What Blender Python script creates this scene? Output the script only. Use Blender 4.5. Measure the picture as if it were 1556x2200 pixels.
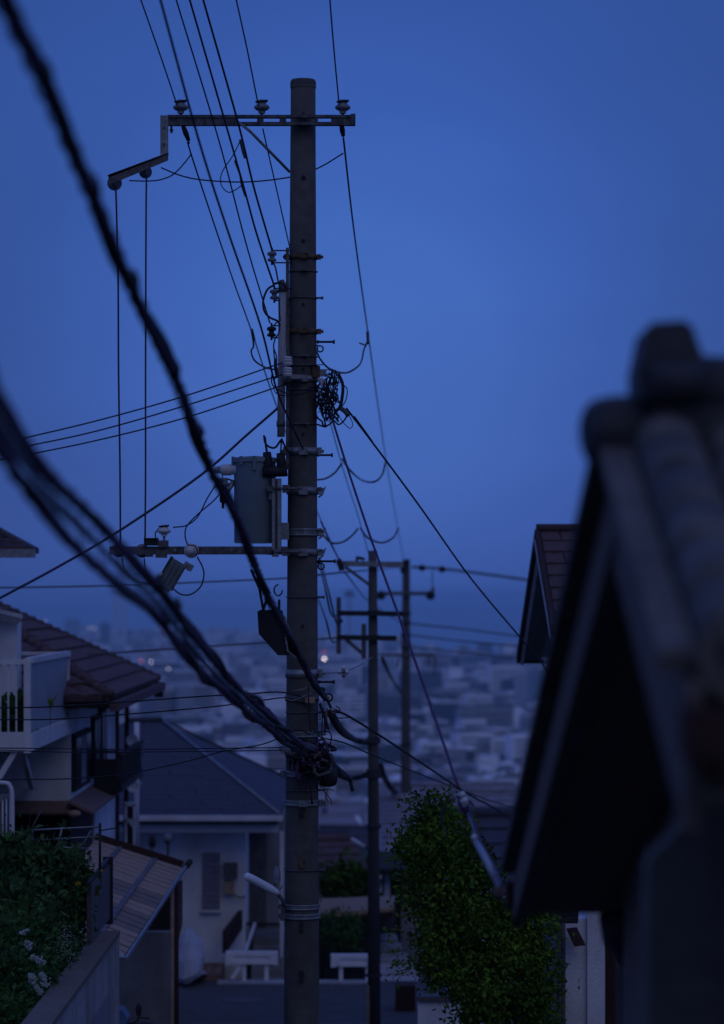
import bpy, math, random
from mathutils import Vector, Matrix
sc = bpy.context.scene
for o in list(bpy.data.objects): bpy.data.objects.remove(o)
# ------------------------------------------------------------------ camera, sky, sun, exposure
F = 2200 * 105 / 36          # focal length in photograph pixels
ZC = 100.0                   # camera height over the coastal plain
CX, HY = 778.0, 1290.0       # principal column and horizon row
def P(x, y, Y): return Vector(((x - CX) / F * Y, Y, ZC + (HY - y) / F * Y))
def zz(y, Y): return ZC + (HY - y) / F * Y
def xx(x, Y): return (x - CX) / F * Y
cam = bpy.data.cameras.new('camera'); camo = bpy.data.objects.new('camera', cam); sc.collection.objects.link(camo)
camo.location = (0, 0, ZC); camo.rotation_euler = (math.radians(90), 0, 0)
cam.sensor_fit = 'VERTICAL'; cam.sensor_height = 36; cam.sensor_width = 25.46; cam.lens = 105
cam.shift_y = (HY - 1100) / 2200
cam.clip_start = 0.1; cam.clip_end = 90000
cam.dof.use_dof = True; cam.dof.focus_distance = 23.0; cam.dof.aperture_fstop = 2.0; cam.dof.aperture_blades = 0
sc.camera = camo

w = bpy.data.worlds.new("World"); sc.world = w; w.use_nodes = True
nt = w.node_tree; N = nt.nodes; L = nt.links; N.clear()
SUN_EL, SUN_AZ = math.radians(2.5), math.radians(200)
sky = N.new('ShaderNodeTexSky'); sky.sky_type = 'NISHITA'; sky.sun_disc = False
sky.sun_elevation = SUN_EL; sky.sun_rotation = SUN_AZ; sky.altitude = 100
sky.air_density = 1.5; sky.dust_density = 0.2; sky.ozone_density = 6
tint = N.new('ShaderNodeMix'); tint.data_type = 'RGBA'; tint.blend_type = 'MULTIPLY'; tint.inputs[0].default_value = 1
L.new(sky.outputs[0], tint.inputs[6]); tint.inputs[7].default_value = (0.30, 0.42, 1.0, 1)
b1 = N.new('ShaderNodeBackground'); b1.inputs[1].default_value = 0.05
L.new(tint.outputs[2], b1.inputs[0])
# blue-hour dome: seaward after-glow with lens vignetting painted into the colours around it
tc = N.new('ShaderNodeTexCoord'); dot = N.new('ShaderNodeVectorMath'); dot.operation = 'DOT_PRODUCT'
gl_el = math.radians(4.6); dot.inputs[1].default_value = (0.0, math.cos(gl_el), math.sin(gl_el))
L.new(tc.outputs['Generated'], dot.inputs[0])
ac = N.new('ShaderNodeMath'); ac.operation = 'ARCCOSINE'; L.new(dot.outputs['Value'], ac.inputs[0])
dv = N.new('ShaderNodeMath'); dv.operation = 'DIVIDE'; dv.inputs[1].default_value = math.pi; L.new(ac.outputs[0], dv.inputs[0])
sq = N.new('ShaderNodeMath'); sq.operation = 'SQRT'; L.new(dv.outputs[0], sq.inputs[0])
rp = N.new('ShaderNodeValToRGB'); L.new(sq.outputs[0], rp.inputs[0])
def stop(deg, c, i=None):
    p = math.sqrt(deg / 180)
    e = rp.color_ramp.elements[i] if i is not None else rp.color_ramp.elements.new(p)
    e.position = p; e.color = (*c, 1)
DOME_STOPS = [(0, (.056, .141, .490)), (2.5, (.052, .131, .462)), (4.5, (.041, .104, .400)), (6.5, (.034, .084, .320)), (9, (.029, .071, .268)),
        (30, (.047, .100, .38)), (75, (.066, .114, .41)), (115, (.072, .108, .30)), (180, (.074, .102, .225))]  # side, overhead and rear stops raised to light walls, roofs and haze
stop(*DOME_STOPS[0], 0); stop(*DOME_STOPS[-1], 1)
for g in DOME_STOPS[1:-1]: stop(*g)
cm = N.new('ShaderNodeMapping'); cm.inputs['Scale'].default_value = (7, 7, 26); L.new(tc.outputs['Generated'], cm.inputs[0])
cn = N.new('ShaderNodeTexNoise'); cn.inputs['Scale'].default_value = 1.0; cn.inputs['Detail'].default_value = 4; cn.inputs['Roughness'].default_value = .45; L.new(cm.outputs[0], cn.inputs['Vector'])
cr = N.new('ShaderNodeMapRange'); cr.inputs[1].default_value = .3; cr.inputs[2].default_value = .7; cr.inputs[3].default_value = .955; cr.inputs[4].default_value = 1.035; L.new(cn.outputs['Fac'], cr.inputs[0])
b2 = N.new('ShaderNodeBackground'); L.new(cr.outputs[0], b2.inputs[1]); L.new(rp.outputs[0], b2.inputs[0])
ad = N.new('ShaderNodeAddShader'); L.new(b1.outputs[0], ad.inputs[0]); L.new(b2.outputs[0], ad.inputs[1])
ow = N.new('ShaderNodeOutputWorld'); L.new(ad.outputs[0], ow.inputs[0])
sl = bpy.data.lights.new('sun', 'SUN'); sl.energy = 0.14; sl.angle = math.radians(40); sl.color = (1.0, .95, .93)
so = bpy.data.objects.new('sun', sl); sc.collection.objects.link(so)
so.rotation_euler = (math.radians(50), 0, math.radians(20))
sc.view_settings.view_transform = 'Standard'; sc.view_settings.look = 'None'
sc.view_settings.exposure = 0; sc.view_settings.gamma = 1; sc.view_settings.use_curve_mapping = False
sc.cycles.max_bounces = 8; sc.cycles.diffuse_bounces = 3; sc.cycles.glossy_bounces = 2; sc.cycles.volume_bounces = 6
sc.cycles.use_denoising = True; sc.cycles.use_adaptive_sampling = True; sc.cycles.adaptive_threshold = 0.01
sc.cycles.sample_clamp_indirect = 2

# ------------------------------------------------------------------ materials
M = {}
def mat(name, c, rough=.8, var=.25, scale=6, bump=0., metal=0., stretch=None, c2=None, emit=None, trans=0, stain=0):
    m = bpy.data.materials.new(name); m.use_nodes = True; n = m.node_tree.nodes; l = m.node_tree.links
    b = n['Principled BSDF']; b.inputs['Roughness'].default_value = rough; b.inputs['Metallic'].default_value = metal
    b.inputs['Specular IOR Level'].default_value = .05 if name.startswith(('leaf', 'earth', 'stucco')) else .3
    t = n.new('ShaderNodeTexCoord'); mp = n.new('ShaderNodeMapping'); l.new(t.outputs['Object'], mp.inputs[0])
    if stretch: mp.inputs['Scale'].default_value = stretch
    no = n.new('ShaderNodeTexNoise'); no.inputs['Scale'].default_value = scale; no.inputs['Detail'].default_value = 5; no.inputs['Roughness'].default_value = .62
    l.new(mp.outputs[0], no.inputs['Vector'])
    r = n.new('ShaderNodeValToRGB'); l.new(no.outputs['Fac'], r.inputs[0])
    e = r.color_ramp.elements; e[0].position = .32; e[1].position = .68
    a = [max(0, v * (1 - var)) for v in c]; bb = [min(1, v * (1 + var)) for v in c] if c2 is None else c2
    e[0].color = (*a, 1); e[1].color = (*bb, 1); out = r.outputs[0]
    if stain:
        n2 = n.new('ShaderNodeTexNoise'); n2.inputs['Scale'].default_value = 2.3; n2.inputs['Detail'].default_value = 6
        mp2 = n.new('ShaderNodeMapping'); mp2.inputs['Scale'].default_value = (1.1, 1.1, .5); l.new(t.outputs['Object'], mp2.inputs[0]); l.new(mp2.outputs[0], n2.inputs['Vector'])
        r2 = n.new('ShaderNodeValToRGB'); l.new(n2.outputs['Fac'], r2.inputs[0]); r2.color_ramp.elements[0].position = .42; r2.color_ramp.elements[1].position = .72
        r2.color_ramp.elements[0].color = (1, 1, 1, 1); v = 1 - stain; r2.color_ramp.elements[1].color = (v, v * .93, v * .86, 1)
        mx = n.new('ShaderNodeMix'); mx.data_type = 'RGBA'; mx.blend_type = 'MULTIPLY'; mx.inputs[0].default_value = 1
        l.new(out, mx.inputs[6]); l.new(r2.outputs[0], mx.inputs[7]); out = mx.outputs[2]
    l.new(out, b.inputs['Base Color'])
    if bump:
        bp = n.new('ShaderNodeBump'); bp.inputs['Strength'].default_value = bump; bp.inputs['Distance'].default_value = .02
        l.new(no.outputs['Fac'], bp.inputs['Height']); l.new(bp.outputs[0], b.inputs['Normal'])
    if emit: b.inputs['Emission Color'].default_value = (*emit[0], 1); b.inputs['Emission Strength'].default_value = emit[1]
    if trans: b.inputs['Transmission Weight'].default_value = trans
    M[name] = m; return m
mat('concrete', (.105, .10, .092), .9, .18, 9, .5, stain=.35)
mat('concrete_far', (.075, .072, .07), .9, .2, 4, .2)
mat('wall_concrete', (.24, .24, .24), .9, .2, 3, .4, stain=.4)
mat('steel', (.26, .27, .28), .5, .3, 20, .1, .6)
mat('steel_dark', (.09, .09, .10), .6, .4, 25, .2, .3, c2=(.17, .16, .16))
mat('arm_paint', (.04, .045, .06), .6, .3, 14, .2, .2, stretch=(1.6, 1, 1), c2=(.15, .16, .18))
mat('rust', (.09, .05, .035), .9, .5, 30, .4, .1, c2=(.2, .14, .09))
mat('porcelain', (.62, .62, .64), .25, .05, 8)
mat('porcelain_dirty', (.20, .21, .24), .4, .2, 12)
mat('dark_iron', (.03, .03, .032), .7, .3, 20, .1, .2)
mat('rubber', (.018, .018, .022), .65, .3, 15)
mat('wire_blue', (.035, .035, .07), .6, .2, 10)
mat('wire_purple', (.06, .02, .07), .6, .2, 10)
mat('wire_far', (.10, .11, .12), .7, .2, 10)
mat('wire_red', (.16, .04, .03), .6, .2, 10)
mat('pvc', (.36, .36, .38), .5, .1, 5, 0, stain=.2)
mat('tank', (.15, .21, .25), .6, .1, 4, .05, .0, stain=.15)
mat('tank_dark', (.02, .02, .024), .6, .2, 8)
mat('white_paint', (.66, .66, .68), .5, .08, 5, 0, stain=.18)
mat('white_metal', (.62, .63, .66), .4, .06, 4)
mat('frosted', (.30, .32, .35), .4, .12, 3)
mat('stucco_pale', (.76, .79, .84), .95, .08, 30, .3, stain=.2)
mat('stucco', (.72, .74, .80), .95, .1, 40, .4, stain=.25)
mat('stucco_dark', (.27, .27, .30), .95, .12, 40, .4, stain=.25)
mat('brown_wall', (.045, .022, .02), .9, .3, 20, .2)
mat('copper_trim', (.20, .12, .10), .7, .2, 10, .1)
mat('tile_brown', (.11, .068, .068), .8, .25, 12, .3)
mat('tile_dark', (.055, .055, .075), .75, .2, 10, .2)
mat('shingle_brown', (.10, .058, .05), .85, .3, 18, .4)
mat('kawara', (.10, .095, .085), .8, .35, 7, .3, c2=(.17, .155, .135))
mat('wall_terrace', (.36, .35, .35), .95, .15, 12, .4, stain=.35)
mat('wall_near', (.15, .135, .12), .95, .2, 8, .4, stain=.35)
mat('guard_paint', (.82, .82, .84), .5, .06, 5)
mat('kawara_dark', (.045, .047, .055), .6, .35, 7, .3)
mat('wood_fore', (.17, .135, .11), .9, .3, 12, .2, stretch=(1, 6, 1))
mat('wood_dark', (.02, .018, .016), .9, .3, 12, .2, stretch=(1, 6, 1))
mat('roof_lilac', (.25, .24, .28), .85, .2, 6, .2)
mat('wood_grey', (.13, .13, .145), .85, .35, 8, .3, stretch=(1, 1, 4))
mat('soffit', (.17, .18, .14), .9, .15, 6, .1)
mat('board', (.36, .25, .18), .8, .3, 9, .2, stretch=(1, 5, 1))
mat('board_dark', (.20, .15, .12), .8, .3, 9, .2, stretch=(1, 5, 1))
mat('glass_dark', (.012, .014, .02), .15, .1, 2)
mat('stained', (.20, .32, .36), .3, .6, 25, 0, c2=(.40, .30, .42))
mat('asphalt', (.085, .085, .09), .95, .3, 25, .5, stain=.2)
mat('earth', (.05, .05, .035), .95, .4, 3, .4)
mat('plain_ground', (.05, .05, .05), .95, .35, .01)
mat('sea_water', (.05, .08, .12), .22, .15, .002, 0)
M['sea_water'].node_tree.nodes['Principled BSDF'].inputs['Specular IOR Level'].default_value = .5
mat('deck', (.26, .155, .12), .85, .3, 14, .2)
mat('stone_step', (.42, .43, .46), .9, .15, 8, .3, stain=.2)
mat('cover', (.45, .46, .50), .5, .12, 5, .4)
mat('bark', (.06, .045, .035), .95, .4, 14, .6)
mat('leaf', (.04, .10, .022), .7, .5, 2.2, 0, c2=(.13, .24, .03))
mat('leaf_dark', (.025, .07, .015), .6, .5, 3, 0, c2=(.09, .18, .03))
mat('leaf_vine', (.03, .075, .03), .6, .4, 4, 0, c2=(.08, .16, .05))
mat('leaf_shrub', (.03, .09, .03), .7, .4, 6, 0, c2=(.08, .18, .05))
mat('petal_white', (.40, .46, .42), .8, .12, 30)
mat('petal_yellow', (.50, .33, .02), .7, .12, 30)
mat('red_paint', (.35, .05, .04), .7, .2, 4)
mat('blue_tarp', (.10, .17, .30), .6, .2, 5, .3)
mat('lamp_tube', (.70, .73, .80), .3, .04, 4)
mat('lamp_glow', (.9, .85, .8), .4, 0, 1, emit=((.95, .80, .80), 7.0))
mat('lamp_glow_small', (.9, .85, .8), .4, 0, 1, emit=((.9, .82, .9), 3.5))
mat('lamp_glow_red', (.9, .3, .2), .4, 0, 1, emit=((1.0, .15, .10), 3.0))
CITY = []
for i, (c, nm) in enumerate([((.88, .87, .90), 'white'), ((.58, .55, .58), 'pale_grey'), ((.30, .29, .31), 'grey'), ((.12, .12, .15), 'slate'),
                             ((.36, .29, .25), 'beige'), ((.05, .05, .06), 'charcoal'), ((.22, .13, .11), 'brown'), ((.25, .33, .40), 'blue_grey')]):
    CITY.append((mat('city_' + nm, c, .9, .12, .15), nm.replace('_', ' ')))
mat('city_tree', (.03, .06, .025), .95, .4, .1)
mat('city_blue_roof', (.20, .34, .50), .6, .1, .1)
mat('city_orange_roof', (.50, .16, .06), .7, .1, .1)

# ------------------------------------------------------------------ mesh helpers
WO = {}
class MB:
    def __init__(s): s.v = []; s.f = []; s.sm = []; s.mi = []; s.m = 0
    def add(s, vs, fs, smooth=False):
        k = len(s.v); s.v += [Vector(v) for v in vs]
        for f in fs: s.f.append([i + k for i in f]); s.sm.append(smooth); s.mi.append(s.m)
        return s
    def box(s, c, d, rot=None):
        c = Vector(c); h = Vector(d) / 2
        vs = [Vector((a * h.x, b * h.y, e * h.z)) for a in (-1, 1) for b in (-1, 1) for e in (-1, 1)]
        if rot is not None: vs = [rot @ v for v in vs]
        return s.add([v + c for v in vs], [(0, 1, 3, 2), (4, 6, 7, 5), (0, 4, 5, 1), (2, 3, 7, 6), (0, 2, 6, 4), (1, 5, 7, 3)])
    def box2(s, a, b): a = Vector(a); b = Vector(b); return s.box((a + b) / 2, [abs(q) for q in (b - a)])
    def bar(s, p, q, wd, th, up=Vector((0, 0, 1))):
        p = Vector(p); q = Vector(q); z = (q - p); ln = z.length; z.normalize()
        x = up.cross(z)
        if x.length < 1e-4: x = Vector((1, 0, 0)).cross(z)
        x.normalize(); y = z.cross(x)
        return s.box((p + q) / 2, (wd, th, ln), Matrix((x, y, z)).transposed())
    def tube(s, pts, r, n=8, caps=True):
        pts = [Vector(p) for p in pts]; K = len(pts); rs = r if isinstance(r, (list, tuple)) else [r] * K
        vs = []; prev = None
        for i, p in enumerate(pts):
            d = (pts[min(i + 1, K - 1)] - pts[max(i - 1, 0)])
            if d.length < 1e-9: d = Vector((0, 0, 1))
            d.normalize()
            if prev is None:
                a = Vector((0, 0, 1)) if abs(d.z) < .9 else Vector((1, 0, 0)); u = d.cross(a).normalized()
            else: u = (prev - d * prev.dot(d)).normalized()
            prev = u; vv = d.cross(u)
            for k in range(n):
                t = 2 * math.pi * k / n; vs.append(p + (u * math.cos(t) + vv * math.sin(t)) * rs[i])
        fs = [(i * n + k, i * n + (k + 1) % n, (i + 1) * n + (k + 1) % n, (i + 1) * n + k) for i in range(K - 1) for k in range(n)]
        b = len(s.v); s.add(vs, fs, True)
        if caps: s.f += [[b + k for k in range(n)][::-1], [b + (K - 1) * n + k for k in range(n)]]; s.sm += [False, False]; s.mi += [s.m, s.m]
        return s
    def lathe(s, o, prof, n=20, axis='z'):      # prof: (r, t) pairs along the axis
        o = Vector(o); vs = []
        for r, t in prof:
            for k in range(n):
                a = 2 * math.pi * k / n; c, d = r * math.cos(a), r * math.sin(a)
                vs.append(o + (Vector((c, d, t)) if axis == 'z' else Vector((c, t, d)) if axis == 'y' else Vector((t, c, d))))
        fs = [(i * n + k, i * n + (k + 1) % n, (i + 1) * n + (k + 1) % n, (i + 1) * n + k) for i in range(len(prof) - 1) for k in range(n)]
        b = len(s.v); s.add(vs, fs, True); e = (len(prof) - 1) * n
        s.f += [[b + k for k in range(n)], [b + e + k for k in range(n)]]; s.sm += [False, False]; s.mi += [s.m, s.m]
        return s
    def slab(s, pts, th, dirn=None):
        pts = [Vector(p) for p in pts]; nrm = (pts[1] - pts[0]).cross(pts[2] - pts[0]).normalized() if dirn is None else Vector(dirn)
        n = len(pts); return s.add(pts + [p + nrm * th for p in pts], [list(range(n))[::-1], list(range(n, 2 * n))] + [(i, (i + 1) % n, (i + 1) % n + n, i + n) for i in range(n)])
    def ball(s, c, r, n=8, m=6, sq=(1, 1, 1), jit=0, rnd=random):
        c = Vector(c); vs = [c + Vector((0, 0, r * sq[2]))]
        for i in range(1, m):
            t = math.pi * i / m
            for k in range(n):
                a = 2 * math.pi * k / n; q = r * (1 + (rnd.random() - .5) * jit)
                vs.append(c + Vector((q * math.sin(t) * math.cos(a) * sq[0], q * math.sin(t) * math.sin(a) * sq[1], q * math.cos(t) * sq[2])))
        vs.append(c - Vector((0, 0, r * sq[2]))); fs = []
        for k in range(n): fs.append((0, 1 + k, 1 + (k + 1) % n))
        for i in range(m - 2):
            for k in range(n): fs.append((1 + i * n + k, 1 + (i + 1) * n + k, 1 + (i + 1) * n + (k + 1) % n, 1 + i * n + (k + 1) % n))
        e = len(vs) - 1
        for k in range(n): fs.append((e, 1 + (m - 2) * n + (k + 1) % n, 1 + (m - 2) * n + k))
        return s.add(vs, fs, True)
    def build(s, name, mats, parent=None, origin=None):
        if not isinstance(mats, (list, tuple)): mats = [mats]
        if origin is None:
            origin = WO[parent.name] if parent else (sum(s.v, Vector()) / len(s.v) if s.v else Vector())
        origin = Vector(origin)
        me = bpy.data.meshes.new(name); me.from_pydata([v - origin for v in s.v], [], s.f)
        for m_ in mats: me.materials.append(M[m_] if isinstance(m_, str) else m_)
        me.polygons.foreach_set('use_smooth', s.sm); me.polygons.foreach_set('material_index', s.mi); me.update()
        o = bpy.data.objects.new(name, me); sc.collection.objects.link(o)
        o.location = origin - (WO[parent.name] if parent else Vector())
        if parent: o.parent = parent
        WO[o.name] = origin; return o
def tag(o, label=None, cat=None, group=None, kind=None):
    for k, v in (('label', label), ('category', cat), ('group', group), ('kind', kind)):
        if v: o[k] = v
    return o
def thing(name, loc, label, cat, group=None):
    o = bpy.data.objects.new(name, None); sc.collection.objects.link(o); o.location = loc; o.empty_display_size = .2
    WO[o.name] = Vector(loc); return tag(o, label, cat, group)
def copy_child(src, parent, off, name=None):
    c = src.copy(); sc.collection.objects.link(c); c.parent = parent; c.location = Vector(src.location) + Vector(off)
    WO[c.name] = WO[src.name] + Vector(off); return c
def smooth(pts, k=6):
    pts = [Vector(p) for p in pts]
    if len(pts) < 3: return [pts[0].lerp(pts[-1], i / k) for i in range(k + 1)]
    out = []; E = [2 * pts[0] - pts[1]] + pts + [2 * pts[-1] - pts[-2]]
    for i in range(1, len(E) - 2):
        a, b, c, d = E[i - 1:i + 3]
        for j in range(k):
            t = j / k; out.append(.5 * ((2 * b) + (c - a) * t + (2 * a - 5 * b + 4 * c - d) * t * t + (3 * b - a - 3 * c + d) * t ** 3))
    return out + [pts[-1]]
def inv_path(px, Y0, Y1):       # a straight run in space: 1/Y is linear along its image
    d = [0]
    for a, b in zip(px, px[1:]): d.append(d[-1] + math.hypot(b[0] - a[0], b[1] - a[1]))
    return [P(x, y, 1 / ((1 - t / d[-1]) / Y0 + t / d[-1] / Y1)) for (x, y), t in zip(px, d)]
def back(pts, dist):            # carry the first span on behind, out of view
    d = (pts[0] - pts[1]).normalized(); return [pts[0] + d * dist] + pts
def on(pts, dist):
    d = (pts[-1] - pts[-2]).normalized(); return pts + [pts[-1] + d * dist]
def wire(name, pts, r, m, label, cat='cable', group=None, k=8, n=6):
    o = MB().tube(smooth(pts, k), r, n).build(name, m); return tag(o, label, cat, group)
def courses(parent, eL, eR, rR, rL, n, th, m, name='roof_course', waves=0, amp=.0, seed=0, split=0):
    rnd = random.Random(seed); eL, eR, rR, rL = map(Vector, (eL, eR, rR, rL))
    nr = (eR - eL).cross(rL - eL).normalized()
    if nr.z < 0: nr = -nr
    for i in range(n):
        v0, v1 = i / n, min(1, (i + 1.12) / n)
        a0, b0 = eL.lerp(rL, v0), eR.lerp(rR, v0); a1, b1 = eL.lerp(rL, v1), eR.lerp(rR, v1)
        if (b0 - a0).length < .02: continue
        segs = [(0, 1)]
        if split:
            ks = max(1, int((b0 - a0).length / split)); off = .5 if i % 2 else 0
            cs = [0] + [(q + off) / ks for q in range(0 if off else 1, ks)] + [1]; segs = list(zip(cs, cs[1:]))
        for (u0, u1) in segs:
            mb = MB(); jz = rnd.uniform(0, th * .3); g = .006 / max(.1, (b0 - a0).length) if split else 0
            nu = max(1, int(waves * (u1 - u0) * 6)) if waves else 1
            vs = []
            for q in range(nu + 1):
                u = (u0 + g) + (u1 - u0 - 2 * g) * q / nu; h = amp * abs(math.sin(u * waves * math.pi)) if waves else 0
                vs += [a0.lerp(b0, u) + nr * (th + h + jz), a1.lerp(b1, u) + nr * (.012 + h + jz), a0.lerp(b0, u) - nr * .01]
            fs = []
            for q in range(nu):
                k = 3 * q; fs += [(k, k + 3, k + 4, k + 1), (k + 2, k + 5, k + 3, k)]
            fs += [(0, 1, 2), (3 * nu, 3 * nu + 2, 3 * nu + 1)]
            mb.add(vs, fs, False); mb.build(name, m, parent)
def leafcloud(mb, blobs, n, size, Y, seed=1, depth=1.0, fill=.55, lumpy=.13, xmax=1e9, sk=1.0):
    rnd = random.Random(seed); ws = [b[2] * b[3] for b in blobs]
    for b, cnt in zip(blobs, [int(n * q / sum(ws)) for q in ws]):
        cx, cy, rx, ry = b[:4]; YY = b[4] if len(b) > 4 else Y
        c = P(cx, cy, YY); RX, RZ = rx / F * YY, ry / F * YY; RY = min(RX, RZ * 1.6) * depth
        lump = [rnd.gauss(0, lumpy) for _ in range(26)]
        per = 14 if size < .07 else 9; cc = None
        for ic in range(cnt):
            if ic % per == 0:
                d = Vector((rnd.gauss(0, 1), rnd.gauss(0, 1), rnd.gauss(0, 1))).normalized()
                q = (fill + (1 - fill) * rnd.random() ** .5) * (1 + lump[int((d.x + 1) * 2.4) * 5 + int((d.z + 1) * 2.4)])
                cc = c + Vector((d.x * RX, d.y * RY, d.z * RZ)) * q; spread = size * rnd.uniform(.5, 1.5) * sk
            p = cc + Vector((rnd.gauss(0, 1), rnd.gauss(0, 1), rnd.gauss(0, 1))) * spread
            if p.x > xmax: continue
            ax = (d * .6 + Vector((rnd.gauss(0, .6), rnd.gauss(0, .6), rnd.gauss(.1, .6)))).normalized()
            nn = Vector((rnd.gauss(0, 1), rnd.gauss(0, 1), rnd.gauss(.8, 1))).normalized(); sd = ax.cross(nn).normalized(); up = sd.cross(ax)
            s_ = size * rnd.uniform(.5, 1.35)
            mb.add([p, p + ax * s_ * .5 + sd * s_ * .26 + up * s_ * .1, p + ax * s_, p + ax * s_ * .5 - sd * s_ * .26 + up * s_ * .1], [(0, 1, 2), (0, 2, 3)])
    return mb

# ------------------------------------------------------------------ ground, road, plain, sea, haze
PROF = [(-60, 4), (-12, -.2), (0, -1.6), (10, -3.2), (23, -5.4), (36, -5.84), (46, -5.86), (52, -7.6), (62, -8.8), (75, -10.2), (100, -12.2), (200, -22), (400, -42), (600, -64), (900, -95), (1000, -99), (1060, -100.6)]
def gz(Y):
    for (a, za), (b, zb) in zip(PROF, PROF[1:]):
        if a <= Y <= b: return ZC + za + (zb - za) * (Y - a) / (b - a)
    return ZC + PROF[-1][1]
mb = MB(); ys = [p[0] for p in PROF]; ys = sorted(set(ys + [5, 15, 30, 41, 57, 68, 85, 125, 150, 175, 250, 300, 350, 500, 700, 800])); nx = 24
rnd = random.Random(3); vs = []
for Y in ys:
    for k in range(nx + 1):
        u = k / nx * 2 - 1; X = math.copysign(abs(u) ** 1.6, u) * 420
        vs.append((X, Y, gz(Y) + (rnd.uniform(-.5, .5) if Y > 110 and Y < 900 else 0)))
mb.add(vs, [(r * (nx + 1) + k, r * (nx + 1) + k + 1, (r + 1) * (nx + 1) + k + 1, (r + 1) * (nx + 1) + k) for r in range(len(ys) - 1) for k in range(nx)], True)
tag(mb.build('hillside', 'earth'), kind='structure')
SHORE = [(-4200, 9200), (-1200, 8200), (-300, 7600), (40, 6400), (160, 5000), (420, 4700), (2600, 4900)]
mb = MB(); pts = [(-4200, 980, -.0), (4200, 980, 0)] + [(4200, 4900, 0)] + [(x, y, 0) for x, y in SHORE[::-1]]
mb.slab([Vector(p) + Vector((0, 0, -.6)) for p in pts], .6, (0, 0, 1)); tag(mb.build('coastal_plain', 'plain_ground'), kind='structure')
mb = MB(); mb.add([(-30000, 900, -.35), (30000, 900, -.35), (30000, 60000, -.35), (-30000, 60000, -.35)], [(0, 1, 2, 3)])
tag(mb.build('sea', 'sea_water'), kind='structure')
def on_road(x, Y, z): return Vector((x, Y, z))
mb = MB().box2((-9, 38, gz(38) - .3), (9, 45.4, ZC - 5.78)); tag(mb.build('road', 'asphalt'), kind='structure')
mb = MB().box2((-9, 37.4, gz(38) - .3), (9, 38.0, ZC - 5.66)); tag(mb.build('kerb', 'wall_concrete'), kind='structure')
mb = MB(); mb.add([(-2.35, 40.55, ZC - 5.776), (.2, 40.55, ZC - 5.776), (.2, 40.68, ZC - 5.776), (-2.35, 40.68, ZC - 5.776)], [(0, 1, 2, 3)])
tag(mb.build('road_marking', 'steel'), kind='structure')
tag(MB().lathe((-1.75, 43.2, ZC - 5.779), [(.30, 0), (.30, .008), (.26, .010), (.25, .006), (.01, .006)], 24).build('manhole_cover', 'steel_dark'), 'round dark manhole cover in the road left of the main pole', 'manhole cover')
mb = MB(); mb.add([(-1.9, 8, gz(8) + .02), (.55, 8, gz(8) + .02), (.55, 23, gz(23) + .03), (.9, 37.4, gz(37.4) + .03), (-1.95, 37.4, gz(37.4) + .03), (-1.9, 23, gz(23) + .03)], [(0, 1, 2, 3, 4, 5)])
tag(mb.build('lane', 'asphalt'), kind='structure')
HAZE = .00014
mb = MB().box2((-6000, -80, -3), (6000, 14000, ZC + 30)); hz = tag(mb.build('haze', 'sea_water'), kind='stuff')
hm = bpy.data.materials.new('haze_air'); hm.use_nodes = True; n = hm.node_tree.nodes; n.clear()
pv = n.new('ShaderNodeVolumePrincipled'); pv.inputs['Color'].default_value = (.80, .95, 1.0, 1); pv.inputs['Density'].default_value = HAZE; pv.inputs['Anisotropy'].default_value = .78
oo = n.new('ShaderNodeOutputMaterial'); hm.node_tree.links.new(pv.outputs[0], oo.inputs['Volume']); hz.data.materials[0] = hm

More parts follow.
